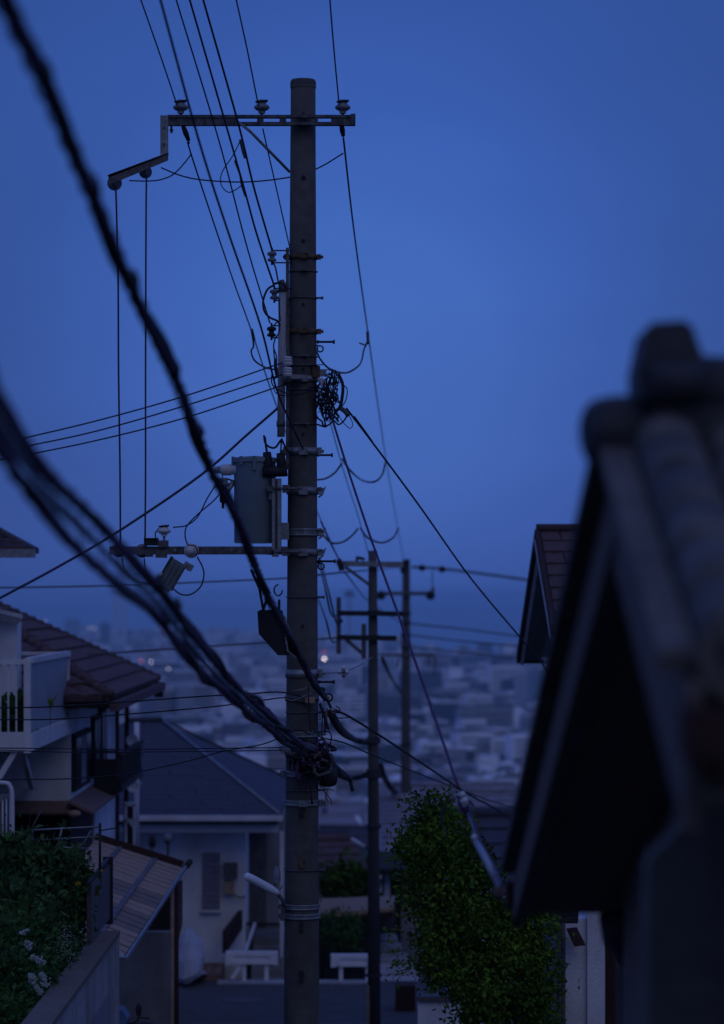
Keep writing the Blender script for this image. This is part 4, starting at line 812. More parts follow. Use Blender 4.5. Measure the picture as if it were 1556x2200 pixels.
# splice closures
sb = thing('splice_box', P(583, 1312, 20.4), 'black ribbed splice box hanging on the thick cable left of the pole', 'splice box')
Yb = 20.4
poly = [(553, 1314), (560, 1310), (606, 1311), (612, 1345), (628, 1396), (620, 1408), (597, 1408), (556, 1362)]
MB().slab([P(x, y, Yb - .07) for x, y in poly], .16, (0, 1, 0)).build('housing', 'rubber', sb)
for j in range(5): MB().bar(P(611 + j * 4.6, 1330 + j * 11, Yb - .085), P(622 + j * 4, 1400 + j * 3, Yb - .085), .009, .03).build('rib', 'steel', sb)
MB().slab([P(x, y, Yb + .02) for x, y in [(610, 1320), (622, 1345), (634, 1408), (624, 1408), (612, 1370)]], .05, (0, 1, 0)).build('side_cover', 'steel_dark', sb)
for a, b in (((566, 1311), (557, 1262)), ((566, 1311), (578, 1270)), ((592, 1312), (574, 1265)), ((556, 1262), (540, 1225)), ((600, 1312), (600, 1290))): MB().tube([P(*a, Yb), P(*b, Yb - .6)], .009, 6).build('hanger', 'rubber', sb)
MB().tube([P(598 + 9 * math.cos(t * .6), 1268 + 12 * math.sin(t * .6), Yb) for t in range(9)], .006, 6).build('loop', 'rubber', sb)
sb = thing('splice_box', px3(705, 1668, .0), 'rounded black closure hanging right of the pole under the cable knot', 'splice box')
MB().lathe(px3(704, 1690, 0), [(10 * k, 0), (19 * k, 4 * k), (22 * k, 16 * k), (22 * k, 32 * k), (14 * k, 42 * k), (5 * k, 46 * k)], 12).build('housing', 'rubber', sb)
for pts in ([(700, 1645), (690, 1665), (688, 1685), (700, 1694)], [(706, 1640), (700, 1655), (698, 1675)], [(690, 1690), (684, 1678), (681, 1668)], [(697, 1692), (700, 1710), (698, 1730)], [(703, 1692), (703, 1712), (706, 1722)], [(700, 1694), (712, 1694), (718, 1698)], [(700, 1700), (710, 1715), (714, 1726)]):
    MB().tube(smooth([px3(x, y, -.1) for x, y in pts], 5), .0045, 5).build('wire_end', 'steel_dark', sb)
def drape(pts, r, label, m='rubber'): return wpx('telephone_cable', pts, r, m, label, 'cable', n=8)
drape([(710, 1532, 22.9), (722, 1556, 25), (742, 1578, 30), (766, 1592, 40), (792, 1596, 58)], .03, 'fat grey cable drooping from the pole to the next pole', 'tank_dark')
drape([(716, 1530, 22.9), (728, 1552, 25), (746, 1574, 30), (768, 1586, 40), (792, 1590, 58)], .014, 'thin pale messenger above the fat drooping cable', 'steel_dark')
drape([(702, 1628, 22.9), (715, 1648, 25), (735, 1664, 30), (755, 1672, 40), (790, 1664, 58)], .04, 'lower dark bundle sagging between the two poles')
drape([(735, 1662, 30), (750, 1672, 32), (756, 1692, 32), (758, 1700, 32)], .018, 'dark stub hanging off the sagging lower bundle')
drape([(815, 1650, 60), (825, 1668, 62), (842, 1695, 66), (862, 1712, 74)], .07, 'dark bundle running from the next pole down to the rear pole')
jumper([(683, 1530, 22.8), (660, 1535, 22.8), (640, 1540, 22.8)], .003, 'steel_dark', 'faint tie wire across the lower pole')
jumper([(580, 1652), (612, 1652), (608, 1672), (595, 1662), (580, 1652)], .004, 'steel_dark', 'small triangular wire bracket left of the pole', Yd=-.1, k=1)

# ------------------------------------------------------------------ the two rear poles
def bar(name, a, b, Y, w_, parent, m='steel_dark', d=0):
    if Y == Y2: w_ *= .8; d *= .7
    return MB().bar(P(*a, Y) + Vector((0, d, 0)), P(*b, Y) + Vector((0, d, 0)), w_, w_).build(name, m, parent)
p2 = thing('utility_pole', (xx(803, Y2), Y2, gz(Y2) - .2), 'out of focus concrete pole carrying a ladder of crossarms right of the main pole', 'utility pole')
yb = HY - (gz(Y2) - .2 - ZC) / Y2 * F
def taper(cx, y0, y1, w0, w1, Y, p): return MB().tube([P(cx(y), y, Y) for y in (y0, (y0 + y1) / 2, y1)], [w0 / F * Y / 2, (w0 + w1) / 4 / F * Y, w1 / F * Y / 2], 20).build('shaft', 'concrete_far', p)
taper(lambda y: 801 + (y - 1183) * .003, 1183, yb, 18.5, 29, Y2, p2)
f = -.12
bar('crossarm', (727, 1211), (866, 1213), Y2, .09, p2, 'steel', f); bar('brace', (742, 1218), (793, 1256), Y2, .05, p2, 'steel_dark', f)
bar('insulator', (727, 1202), (736, 1226), Y2, .10, p2, 'dark_iron', f - .1); bar('bracket', (766, 1210), (768, 1196), Y2, .05, p2, 'steel_dark', f); bar('bracket', (768, 1198), (784, 1202), Y2, .05, p2, 'dark_iron', f)
bar('hanger_post', (728, 1283), (728, 1405), Y2, .075, p2, 'steel_dark', f)
bar('crossarm', (724, 1317), (866, 1319), Y2, .085, p2, 'dark_iron', f - .03); bar('crossarm', (724, 1369), (852, 1371), Y2, .085, p2, 'dark_iron', f - .03)
bar('brace', (744, 1374), (784, 1408), Y2, .06, p2, 'steel_dark', f); bar('hanger_post', (782, 1340), (782, 1415), Y2, .08, p2, 'steel_dark', f)
bar('insulator', (732, 1330), (732, 1338), Y2, .07, p2, 'dark_iron', f - .1); bar('insulator', (852, 1372), (858, 1372), Y2, .08, p2, 'porcelain', f - .1)
for y, h in ((1317, 12), (1370, 12), (1590, 14), (1662, 20), (1776, 8), (2095, 5)): MB().lathe(P(803, y, Y2), [(.076 + (y - 1183) * .000045, -h / 2 / F * Y2), (.076 + (y - 1183) * .000045, h / 2 / F * Y2)], 16).build('band', 'dark_iron', p2)
sl2 = thing('street_lamp', P(775, 1812, Y2), 'small blurred white tube lamp on the left of the next pole', 'lamp')
MB().tube([P(754, 1802, Y2), P(784, 1820, Y2)], .03, 8).build('lamp_shade', 'lamp_tube', sl2); MB().tube([P(784, 1820, Y2), P(797, 1828, Y2)], .02, 6).build('lamp_arm', 'steel_dark', sl2)
p3 = thing('utility_pole', (xx(872, Y3), Y3, gz(Y3) - .2), 'farthest blurred concrete pole rising behind the green tree top', 'utility pole')
yb = HY - (gz(Y3) - .2 - ZC) / Y3 * F
taper(lambda y: 873 - (y - 1200) * .0025, 1202, yb, 16, 27, Y3, p3)
bar('crossarm', (816, 1275), (928, 1275), Y3, .09, p3, 'steel_dark', f); bar('crossarm', (818, 1407), (934, 1407), Y3, .07, p3, 'steel_dark', f)
for x in (819, 925): MB().ball(P(x, 1279, Y3 - .15), .12, 10, 6).build('insulator', 'dark_iron', p3)
bar('insulator', (930, 1262), (930, 1276), Y3, .08, p3, 'steel_dark', f); bar('insulator', (864, 1212), (866, 1232), Y3, .12, p3, 'dark_iron', -.2); bar('bracket', (866, 1208), (880, 1206), Y3, .12, p3, 'dark_iron', -.2)
for x in (922, 934): bar('hanger_post', (x, 1410), (x, 1450 if x > 930 else 1430), Y3, .035, p3, 'steel_dark', f)
bar('hanger_post', (858, 1412), (852, 1434), Y3, .04, p3, 'steel_dark', f)
for y in (1318, 1338, 1365, 1392, 1600, 1740): MB().lathe(P(872, y, Y3), [(.125, -.05), (.125, .05)], 16).build('band', 'dark_iron', p3)
for cx, cy in ((741, 1500),): pass
for pts, rr, lb in [([(884, 1218), (950, 1222), (1040, 1233), (1135, 1246), (1260, 1262)], .035, 'blurred top wire leaving the rear pole to the right'),
                    ([(884, 1340), (1000, 1352), (1125, 1368), (1260, 1380)], .022, 'second blurred wire leaving the rear pole to the right'),
                    ([(884, 1365), (1000, 1378), (1118, 1388), (1260, 1400)], .022, 'third blurred wire leaving the rear pole to the right'),
                    ([(884, 1390), (1000, 1402), (1118, 1415), (1260, 1426)], .018, 'lowest blurred wire leaving the rear pole to the right')]:
    wpx('power_line', [(x, y, Y3) for x, y in pts], rr, 'wire_far', lb, fw=20)
for x, y in ((907, 1220), (950, 1223)): tag(MB().tube([P(x - 8, y - 1, Y3), P(x, y, Y3), P(x + 8, y + 1, Y3)], [.04, .09, .04], 8).build('strain_insulator', 'dark_iron'), 'dark spindle on the top right wire ' + ('nearest the rear pole' if x < 930 else 'farther from the rear pole'), 'insulator')
jumper([(930, 1226, Y3), (929, 1245, Y3), (930, 1264, Y3)], .015, 'wire_far', 'short vertical lead above the right end of the rear crossarm')
wpx('power_line', [(-20, 1263, 52), (240, 1258, 54), (540, 1246, 57), (640, 1240, 58), (735, 1230, Y2), (870, 1218, Y3)], .012, 'wire_far', 'faint level wire crossing behind everything just above the horizon', bk=20)
wpx('power_line', [(610, 1378, 60), (700, 1372, 60), (727, 1370, Y2)], .014, 'wire_far', 'faint level wire running left from the lower rear crossarm', bk=20)
for i, pts in enumerate([[(690, 1120, 44), (712, 1170, 50), (733, 1210, 59)], [(688, 1200, 40), (706, 1270, 46), (720, 1330, 52), (727, 1345, 59)], [(682, 1190, 40), (698, 1260, 46), (712, 1320, 52), (726, 1322, 59)], [(683, 1285, 40), (700, 1330, 46), (712, 1375, 52), (726, 1380, 59)]]):
    wpx('power_line', pts, .011, 'wire_far', ['faint wire reaching the left insulator of the next pole', 'faint slack wire reaching the hanging post of the next pole', 'second faint slack wire left of the hanging post', 'lowest faint slack wire left of the hanging post'][i])
wpx('power_line', [(822, 1415, Y2), (840, 1455, 64), (856, 1480, 70), (870, 1500, Y3)], .03, 'wire_far', 'dark short span between the two rear poles')
wpx('power_line', [(740, 1228, Y2), (790, 1290, 64), (850, 1330, 70), (872, 1340, Y3)], .012, 'wire_far', 'faint diagonal span between the rear poles')
# ------------------------------------------------------------------ left house with the brown tiled hip roof
def V(x, y, z): return Vector((x, y, z))
def zr(d): return ZC + d
def boxpart(name, a, b, m, parent): return MB().box2(a, b).build(name, m, parent)
lh = thing('tiled_roof_house', V(-4.6, 39.5, gz(39) - .2), 'pale stucco house with brown tiled hip roof and white balcony at left', 'house')
XC = -3.52; ze = zr(-1.30)
boxpart('wall', V(-9, 36, zr(-2.5)), V(XC, 43.3, ze), 'stucco', lh)
boxpart('lower_wall', V(-9, 36.35, gz(38) - .3), V(XC - .03, 39.35, zr(-2.5)), 'brown_wall', lh)
boxpart('lower_wall', V(-9, 39.35, gz(38) - .3), V(XC, 43.3, zr(-2.5)), 'stucco', lh)
# the side below the overhang stays dark timber, the far half is stucco down to the ground
MB().slab([V(-9, 35.7, zr(-2.56)), V(XC + .02, 35.7, zr(-2.56)), V(XC + .02, 36.0, zr(-2.44)), V(-9, 36.0, zr(-2.44))], .03).build('trim_band', 'copper_trim', lh)
MB().slab([V(XC + .3, 35.7, zr(-2.56)), V(XC + .3, 39.4, zr(-2.56)), V(XC, 39.4, zr(-2.42)), V(XC, 35.7, zr(-2.42))], .03).build('trim_band', 'copper_trim', lh)
for k in range(9): MB().box2(V(-7.6 + k * .46, 36.31, zr(-4.2)), V(-7.58 + k * .46, 36.36, zr(-2.55))).build('board_joint', 'wood_dark', lh)
MB().ball(P(160, 1748, 35.6), .055, 10, 6, (1.5, 1, .8)).build('eave_lamp', 'board', lh)
# roof planes with courses of wavy tiles
eN, eF, eW = V(-3.0, 35.4, zr(-1.19)), V(-3.0, 43.8, zr(-1.19)), V(-9, 35.4, zr(-1.19)); ap = V(-5.5, 39.6, zr(.19)); apL = V(-9, 39.6, zr(.19)); eWF = V(-9, 43.8, zr(-1.19))
courses(lh, eN, eF, ap, ap, 11, .05, 'tile_brown', 'roof_course', waves=26, amp=.028)
courses(lh, eW, eN, ap, apL, 11, .05, 'tile_brown', 'roof_course', waves=22, amp=.028)
courses(lh, eF, eWF, apL, ap, 4, .05, 'tile_brown', 'roof_course')
def caps(parent, a, b, n, r, m, name='hip_tile', lift=.06):
    for i in range(n):
        p, q = a.lerp(b, i / n), a.lerp(b, (i + 1.15) / n); u = Vector((0, 0, lift))
        MB().tube([p + u, p + u, q + u * .6], [r * .55, r * 1.12, r * .8], 10).build(name, m, parent)
caps(lh, eN, ap, 24, .075, 'tile_brown'); caps(lh, eF, ap, 26, .06, 'tile_brown'); caps(lh, ap, apL, 14, .07, 'tile_brown', 'ridge_tile')
MB().slab([eN + V(0, 0, -.05), eF + V(0, 0, -.05), V(XC, 43.8, zr(-1.3)), V(XC, 35.4, zr(-1.3))], .02).build('soffit', 'wood_dark', lh)
MB().slab([V(-9, 35.4, zr(-1.25)), V(-3.0, 35.4, zr(-1.25)), V(-3.0, 36.02, zr(-1.3)), V(-9, 36.02, zr(-1.3))], .02).build('soffit', 'wood_dark', lh)
gt = MB().bar(eN + V(.06, 0, -.07), eF + V(.06, .15, -.07), .10, .11).build('gutter', 'tile_brown', lh); MB().box2(V(-3.04, 43.75, zr(-1.42)), V(-2.92, 43.95, zr(-1.2))).build('gutter_outlet', 'wood_dark', gt)
dp = MB().tube([V(-3.35, 43.2, zr(-1.3)), V(-3.4, 43.2, zr(-1.5)), V(-3.42, 43.2, zr(-3.7))], .035, 10).build('downpipe', 'brown_wall', lh)
MB().tube([V(-3.46, 42.2, zr(-1.3)), V(-3.46, 42.2, zr(-3.9))], .03, 10).build('downpipe', 'brown_wall', lh)
# side wall windows with dark shutters, and the window balcony
def side_window(y0, y1, z0, z1, m='glass_dark'):
    w_ = boxpart('window', V(XC - .02, y0, zr(z0)), V(XC + .05, y1, zr(z1)), 'wood_dark', lh)
    n_ = 3
    for k in range(n_): boxpart('pane', V(XC + .045, y0 + .06 + (y1 - y0 - .06) * k / n_, zr(z0) + .06), V(XC + .062, y0 + (y1 - y0 - .06) * (k + 1) / n_, zr(z1) - .06), m if k != 1 else 'stucco_dark', w_)
side_window(36.15, 38.2, -2.32, -1.62); side_window(38.7, 39.5, -2.3, -1.50); side_window(39.8, 40.6, -2.35, -1.44)
wbk = thing('window_balcony', V(XC + .2, 40.2, zr(-2.5)), 'dark iron flower balcony under the side windows of the stucco house', 'balcony')
boxpart('floor', V(XC + .052, 38.6, zr(-2.48)), V(XC + .42, 42.2, zr(-2.40)), 'dark_iron', wbk); boxpart('rail', V(XC + .36, 38.6, zr(-2.02)), V(XC + .42, 42.2, zr(-1.98)), 'dark_iron', wbk)
for k in range(30): boxpart('baluster', V(XC + .38, 38.65 + k * .121, zr(-2.4)), V(XC + .40, 38.69 + k * .121, zr(-2.02)), 'dark_iron', wbk)
boxpart('end_panel', V(XC + .052, 38.6, zr(-2.4)), V(XC + .37, 38.63, zr(-2.05)), 'dark_iron', wbk); boxpart('rail', V(XC + .052, 38.66, zr(-1.98)), V(XC + .36, 38.7, zr(-1.94)), 'dark_iron', wbk)
# upper annex wall and its little roof
an = thing('roof_annex', V(-5.2, 34.5, zr(-1.6)), 'grey boxy wall with a thin pale roof behind the white balcony', 'annex')
boxpart('wall', V(-9, 35.0, zr(-1.45)), V(xx(38, 35.0), 35.38, zr(-.22)), 'stucco', an)
MB().slab([P(-200, 1270, 34.8), P(48, 1329, 34.8), P(48, 1329, 36) + V(0, 0, .0), P(-200, 1270, 36)], .05, (0, 0, 1)).build('roof', 'white_metal', an)
MB().slab([P(-200, 1279, 34.79), P(47, 1332, 34.79), P(38, 1341, 34.79), P(-200, 1292, 34.79)], .03, (0, 1, 0)).build('fascia', 'steel', an)
# white balcony
bl = thing('balcony', V(-3.6, 33.8, zr(-1.6)), 'white metal balcony with a frosted side panel and potted plants at far left', 'balcony')
XB = -3.52; zt, zb_ = zr(-.617), zr(-1.50); yN = 31.7
boxpart('post', V(XB - .07, yN, zr(-1.62)), V(XB, yN + .07, zt), 'white_paint', bl); boxpart('post', V(XB - .06, 35.9, zb_), V(XB, 35.97, zt), 'white_paint', bl)
boxpart('rail', V(XB - .05, yN + .07, zt - .05), V(XB + .02, 35.9, zt + .01), 'white_paint', bl); boxpart('rail', V(-8, yN - .01, zt - .06), V(XB - .07, yN + .05, zt - .01), 'white_paint', bl)
boxpart('side_panel', V(XB - .035, yN + .1, zb_ + .1), V(XB - .02, 35.88, zt - .06), 'frosted', bl)
boxpart('skirt_beam', V(XB - .06, yN + .07, zb_ - .10), V(XB + .015, 35.97, zb_ + .08), 'white_paint', bl); boxpart('skirt_beam', V(-8, yN + .01, zb_ - .10), V(XB - .07, yN + .07, zb_ + .10), 'white_paint', bl)
boxpart('floor', V(-8, yN + .08, zb_ - .08), V(XB - .07, 35.9, zb_ - .02), 'steel', bl); boxpart('rail', V(-8, 35.4, zt - .03), V(XB - .05, 35.45, zt + .01), 'white_paint', bl)
for k in range(34): boxpart('baluster', V(XB - .160 - k * .085, yN + .02, zb_ + .1), V(XB - .144 - k * .085, yN + .045, zt - .06), 'white_paint', bl)
MB().bar(V(XB - .1, yN + .1, zb_ - .1), V(XB - .45, 35.9, zb_ - .75), .06, .06).build('bracket', 'white_paint', bl); MB().bar(P(38, 1606, yN + .1), P(-8, 1682, yN + .1), .07, .06).build('bracket', 'white_paint', bl)
MB().slab([P(64, 1608, yN + .12), P(86, 1597, yN + 1.1), P(66, 1636, yN + .4)], .03, (0, 1, 0)).build('bracket', 'steel_dark', bl)
pl = thing('potted_plant', P(25, 1575, 32.3), 'dark green leafy plants behind the white balcony railing', 'plant')
leafcloud(MB(), [(8, 1545, 26, 42), (30, 1548, 22, 36), (46, 1530, 8, 38)], 420, .14, 32.4, 21, sk=.25).build('foliage', 'leaf_dark', pl)
for k in range(3): MB().lathe(P(8 + k * 16, 1585, 32.4), [(.07, -.06), (.09, .08)], 12).build('pot', 'brown_wall', pl)
pl = thing('potted_plant', P(108, 1560, 33.6) - V(.12, 0, 0), 'thin leaf sprig rising in front of the frosted balcony panel', 'plant')
mb = MB()
for a, b in (((108, 1528), (110, 1500)), ((108, 1512), (128, 1486)), ((109, 1518), (104, 1498)), ((109, 1524), (115, 1505)), ((110, 1510), (121, 1498))):
    p, q = P(*a, 33.0), P(*b, 33.0); sd = V(.02, 0, .012); mb.add([p, p.lerp(q, .5) + sd, q, p.lerp(q, .5) - sd], [(0, 1, 2), (0, 2, 3)])
mb.tube([P(108, 1560, 33.0), P(109, 1500, 33.0)], .004, 5); mb.build('foliage', 'leaf', pl)
# small lower balcony at the left edge
lb_ = thing('balcony', P(10, 1780, 30), 'small grey white railing with a rounded corner at the lower left edge', 'balcony')
MB().tube(smooth([P(-60, 1683, 30), P(8, 1682, 30), P(22, 1690, 30), P(26, 1712, 30), P(27, 1800, 30)], 6), .022, 8).build('rail', 'white_paint', lb_)
MB().slab([P(-60, 1722, 30.1), P(-60, 1752, 30.1), P(25, 1712, 30.1), P(25, 1702, 30.1)], .03, (0, 1, 0)).build('rail', 'steel', lb_)
for k in range(7): MB().tube([P(22 - k * 8, 1714 + k * 3, 30.1), P(22 - k * 8, 1830, 30.1)], .009, 6).build('baluster', 'white_paint', lb_)
MB().slab([P(-60, 1715, 30.2), P(22, 1700, 30.2), P(22, 1830, 30.2), P(-60, 1830, 30.2)], .02, (0, 1, 0)).build('panel', 'steel_dark', lb_)
# roof corner floating in at the upper left
rc = thing('roof_corner_house', P(-80, 1190, 34) + V(0, 1.5, -4), 'dark roof corner with a thin gutter entering high at the left edge', 'house')
mb = MB(); mb.slab([P(-140, 1060, 35.5), P(74, 1176, 34), P(74, 1188, 34), P(-140, 1190, 34)], .5, (0, 1, 0)); mb.build('roof', 'tile_dark', rc)
for k in range(5): MB().bar(P(-140, 1078 + k * 23, 33.97), P(4 + k * 15, 1140 + k * 9, 33.97), .05, .03).build('roof_course', 'tile_brown', rc)
MB().bar(P(-140, 1188, 33.95), P(76, 1189, 33.95), .07, .10).build('gutter', 'steel', rc); MB().slab([P(-20, 1140, 33.9), P(10, 1146, 33.9), P(14, 1152, 33.9), P(-20, 1160, 33.9)], .1, (0, 1, 0)).build('ridge_end', 'tile_dark', rc)
boxpart('wall', V(-8, 34.6, gz(34) - .3), V(xx(-40, 34.6), 35.5, zr(.53)), 'stucco_dark', rc)

# ------------------------------------------------------------------ house with the dark hipped roof
dh = thing('hip_roof_house', V(-2.6, 50, gz(48) - .2), 'pale house with a dark hipped roof and white gutter behind the main pole', 'house')
eL, eR, eRb, eLb = V(-5.6, 46.2, zr(-3.33)), V(-1.28, 46.2, zr(-3.33)), V(-1.28, 54.8, zr(-3.33)), V(-5.6, 54.8, zr(-3.33)); rL, rR = V(-4.0, 50.5, zr(-2.06)), V(-3.38, 50.5, zr(-2.06))
courses(dh, eL, eR, rR, rL, 20, .016, 'tile_dark', split=.8, seed=2); courses(dh, eR, eRb, rR, rR, 16, .016, 'tile_dark', split=1.0, seed=4); courses(dh, eRb, eLb, rL, rR, 3, .02, 'tile_dark'); courses(dh, eLb, eL, rL, rL, 3, .02, 'tile_dark')
MB().tube([eR + V(0, 0, .03), rR + V(0, 0, .05)], .022, 8).build('hip_cap', 'steel', dh); MB().tube([eRb + V(0, 0, .03), rR + V(0, 0, .05)], .022, 8).build('hip_cap', 'steel_dark', dh); MB().tube([rL + V(0, 0, .04), rR + V(0, 0, .05)], .04, 8).build('ridge_cap', 'tile_dark', dh)
boxpart('gutter', V(-5.4, 46.06, zr(-3.40)), V(-1.22, 46.17, zr(-3.32)), 'white_paint', dh); boxpart('fascia', V(-5.4, 46.35, zr(-3.60)), V(-1.30, 46.4, zr(-3.47)), 'white_metal', dh)
boxpart('soffit', V(-5.4, 46.2, zr(-3.47)), V(-1.3, 54.6, zr(-3.41)), 'steel_dark', dh)
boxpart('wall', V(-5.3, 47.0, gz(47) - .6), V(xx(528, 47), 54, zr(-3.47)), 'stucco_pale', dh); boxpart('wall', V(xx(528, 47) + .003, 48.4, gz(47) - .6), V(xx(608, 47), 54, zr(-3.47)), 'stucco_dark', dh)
boxpart('corner_post', V(xx(602, 46.6), 46.5, zr(-6)), V(xx(610, 46.6), 46.6, zr(-3.60)), 'white_paint', dh)
boxpart('porch_door', V(xx(534, 48.3), 48.34, zr(-5.4)), V(xx(572, 48.3), 48.39, zr(-3.75)), 'steel_dark', dh)
sw = boxpart('window', V(xx(436, 47), 46.95, zz(1953, 47)), V(xx(473, 47), 46.99, zz(1832, 47)), 'steel', dh)
rnd = random.Random(4)
for i in range(3):
    for j in range(9): boxpart('pane', V(xx(439.5 + i * 10.4, 47), 46.925, zz(1949 - j * 12.6, 47)), V(xx(449 + i * 10.4, 47), 46.94, zz(1938.5 - j * 12.6, 47)), 'stained', sw)
boxpart('sill', V(xx(432, 47), 46.9, zz(1959, 47)), V(xx(477, 47), 46.99, zz(1954, 47)), 'white_paint', dh)
boxpart('meter_box', V(xx(481, 47), 46.86, zz(1886, 47)), V(xx(511, 47), 46.99, zz(1853, 47)), 'steel_dark', dh); boxpart('post_box', V(xx(482, 47), 46.86, zz(1919, 47)), V(xx(504, 47), 46.99, zz(1892, 47)), 'board', dh)
MB().tube(smooth([P(497, 1920, 46.9), P(515, 1928, 46.9), P(528, 1926, 46.9)], 5), .012, 6).build('hose', 'rubber', dh)
MB().tube([P(294, 1552, 45.5), P(294, 1830, 45.5)], .04, 10).build('downpipe', 'white_paint', dh)
gl = thing('garden_lamp', P(361, 1880, 45), 'dark garden lamp post with a round head before the pale house', 'lamp')
MB().tube([P(361, 1960, 45), P(361, 1812, 45)], .018, 8).build('post', 'dark_iron', gl); MB().lathe(P(361, 1812, 45), [(.02, 0), (.06, .03), (.05, .04)], 12).build('lamp_collar', 'dark_iron', gl); MB().ball(P(361, 1800, 45), .07, 12, 8).build('lamp_globe', 'porcelain_dirty', gl)
g2 = thing('garden_lamp', P(327, 1850, 45), 'small dark carriage lamp left of the round garden lamp', 'lamp')
MB().lathe(P(327, 1822, 45), [(.015, 0), (.05, .03), (.055, .14), (.02, .2)], 8).build('lantern', 'dark_iron', g2); MB().tube([P(327, 1822, 45), P(322, 1860, 45), P(310, 1875, 45)], .012, 6).build('bracket', 'dark_iron', g2)
fw_ = thing('window_frame', P(280, 1780, 42.6), 'small white framed window with a torn white cloth at the house corner', 'window')
for a, b in (((268, 1728), (274, 1836)), ((286, 1728), (291, 1836)), ((268, 1724), (291, 1731)), ((268, 1760), (291, 1765))): boxpart('frame', P(*a, 42.6), P(*b, 42.7), 'white_paint', fw_)
boxpart('pane', P(272, 1730, 42.66), P(288, 1832, 42.68), 'glass_dark', fw_); MB().slab([P(269, 1758, 42.5), P(290, 1760, 42.5), P(289, 1785, 42.5), P(283, 1776, 42.5)], .01, (0, 1, 0)).build('cloth', 'petal_white', fw_)
for (x, y, lb) in ((285, 1590, 'upper small white dish on the wall edge left of the dark roof'), (286, 1688, 'lower small white dish on the wall edge left of the dark roof')):
    ds = thing('satellite_dish', P(x, y, 43), lb, 'dish'); MB().lathe(P(x, y, 43), [(.01, 0), (.06, -.015), (.085, -.05), (.088, -.05), (.06, -.008)], 18, 'y').build('dish', 'white_metal', ds); MB().tube([P(x, y, 43), P(x - 12, y + 10, 43.05)], .012, 6).build('arm', 'steel_dark', ds)

# ------------------------------------------------------------------ terrace, covered motorcycle, steps and white guards between the houses
tr_ = tag(MB().box2(V(xx(375, 45.8), 45.4, ZC - 7), V(xx(476, 45.8), 46.95, zz(2092, 45.6))).build('terrace', 'deck'), 'low brown tiled terrace in front of the pale house', 'terrace')
for i in range(5):
    for j in range(6): MB().box2(V(xx(377 + i * 19.5, 45.5), 45.42 + j * .25, zz(2092, 45.6) + .002), V(xx(395 + i * 19.5, 45.5), 45.65 + j * .25, zz(2092, 45.6) + .012)).build('tile', 'deck', tr_)
mb = MB(); mb.slab([P(478, 2048, 45.9), P(478, 2000, 45.9), P(513, 1955, 46.9), P(513, 1995, 46.9)], .06, (1, 0, 0))
tag(mb.build('stair_wall', 'brown_wall'), 'dark sloping stair side wall beside the brown terrace', 'wall')
mb = MB(); rnd = random.Random(6); c = P(408, 2035, 45.2)
mb.lathe(c + V(0, 0, -.42), [(.27, 0), (.30, .08), (.27, .30), (.20, .52), (.13, .66), (.06, .74), (.01, .76)], 18)
mb.v = [c + V((v.x - c.x) * (.75 + .22 * math.sin(v.z * 23 + v.y * 5)), (v.y - c.y) * 2.3, (v.z - c.z) * (1 + .14 * math.sin(v.y * 7 + v.x * 9))) + V(rnd.uniform(-.012, .012), 0, rnd.uniform(-.02, .02)) for v in mb.v]; mb.sm = [False] * len(mb.sm)
cv = thing('covered_motorcycle', P(408, 2085, 45.2), 'parked motorcycle wrapped in a crumpled silver cover on the terrace', 'motorcycle'); mb.build('cover', 'cover', cv)
for y_ in (44.8, 45.75): MB().lathe(V(xx(408, 45.2) - .04, y_, zz(2075, 45.2)), [(.09, 0), (.13, .01), (.13, .07), (.09, .08)], 16, 'x').build('wheel', 'rubber', cv)
rt = tag(MB().box2(V(xx(470, 45.2), 45.0, ZC - 6.1), V(xx(795, 45.2), 45.3, zz(2112, 45.2))).build('retaining_wall', 'wall_concrete'), 'long low concrete wall behind the road under the white guards', 'wall')
boxpart('coping', V(xx(468, 45.2), 44.96, zz(2112, 45.2)), V(xx(797, 45.2), 45.34, zz(2107, 45.2)), 'stone_step', rt)
def guard(x0, x1, yt, yb, legs, lb, diag=None):
    g = thing('guard_rail', P((x0 + x1) / 2, yb + 34, 45.15), lb, 'guard rail'); Y = 45.15
    h = yb - yt
    MB().box2(P(x0, yt, Y), P(x1, yt + 7, Y + .14)).build('top_rail', 'guard_paint', g); MB().box2(P(x0 + 2, yt + 7, Y + .03), P(x1 - 2, yb - 4, Y + .10)).build('panel', 'guard_paint', g)
    MB().box2(P(x0 + 14 if diag else x0 + 18, yb - 9, Y - .03), P(x1 - 14, yb - 3, Y + .02)).build('lower_rail', 'guard_paint', g)
    for x in legs: MB().box2(P(x - 4.5, yb - 3, Y + .02), P(x + 4.5, 2108, Y + .09)).build('leg', 'guard_paint', g)
    for s_ in (0, 1): MB().slab([P(x0 if not s_ else x1, yt, Y - .01), P(x0 if not s_ else x1, yb, Y - .01), P((x0 + 14) if not s_ else x1 - 14, yb - 2, Y - .01), P((x0 + 18) if not s_ else x1 - 18, yt + 8, Y - .01)], .04, (0, 1, 0)).build('bracket', 'guard_paint', g)
    if diag: MB().bar(P(*diag[0], Y), P(*diag[1], Y), .05, .06).build('brace', 'guard_paint', g)
guard(485, 597, 2045, 2074, (525, 573), 'white bench like road guard left of the main pole foot', ((516, 2078), (498, 2102)))
guard(711, 805, 2051, 2079, (733, 790), 'white bench like road guard right of the main pole foot')
mb = MB(); mb.bar(P(548, 1985, 46.4), P(528, 2044, 45.4), .04, .06); tag(mb.build('handrail', 'white_paint'), 'pale slanting handrail rising behind the left road guard', 'handrail')
hr = thing('stair_railing', P(500, 2050, 45.8), 'dark slatted stair railing before the porch', 'railing')
for k in range(12): MB().tube([P(530 + k * 7, 1985 + k * .5, 47.2), P(530 + k * 7, 2040, 47.2)], .010, 6).build('baluster', 'dark_iron', hr)
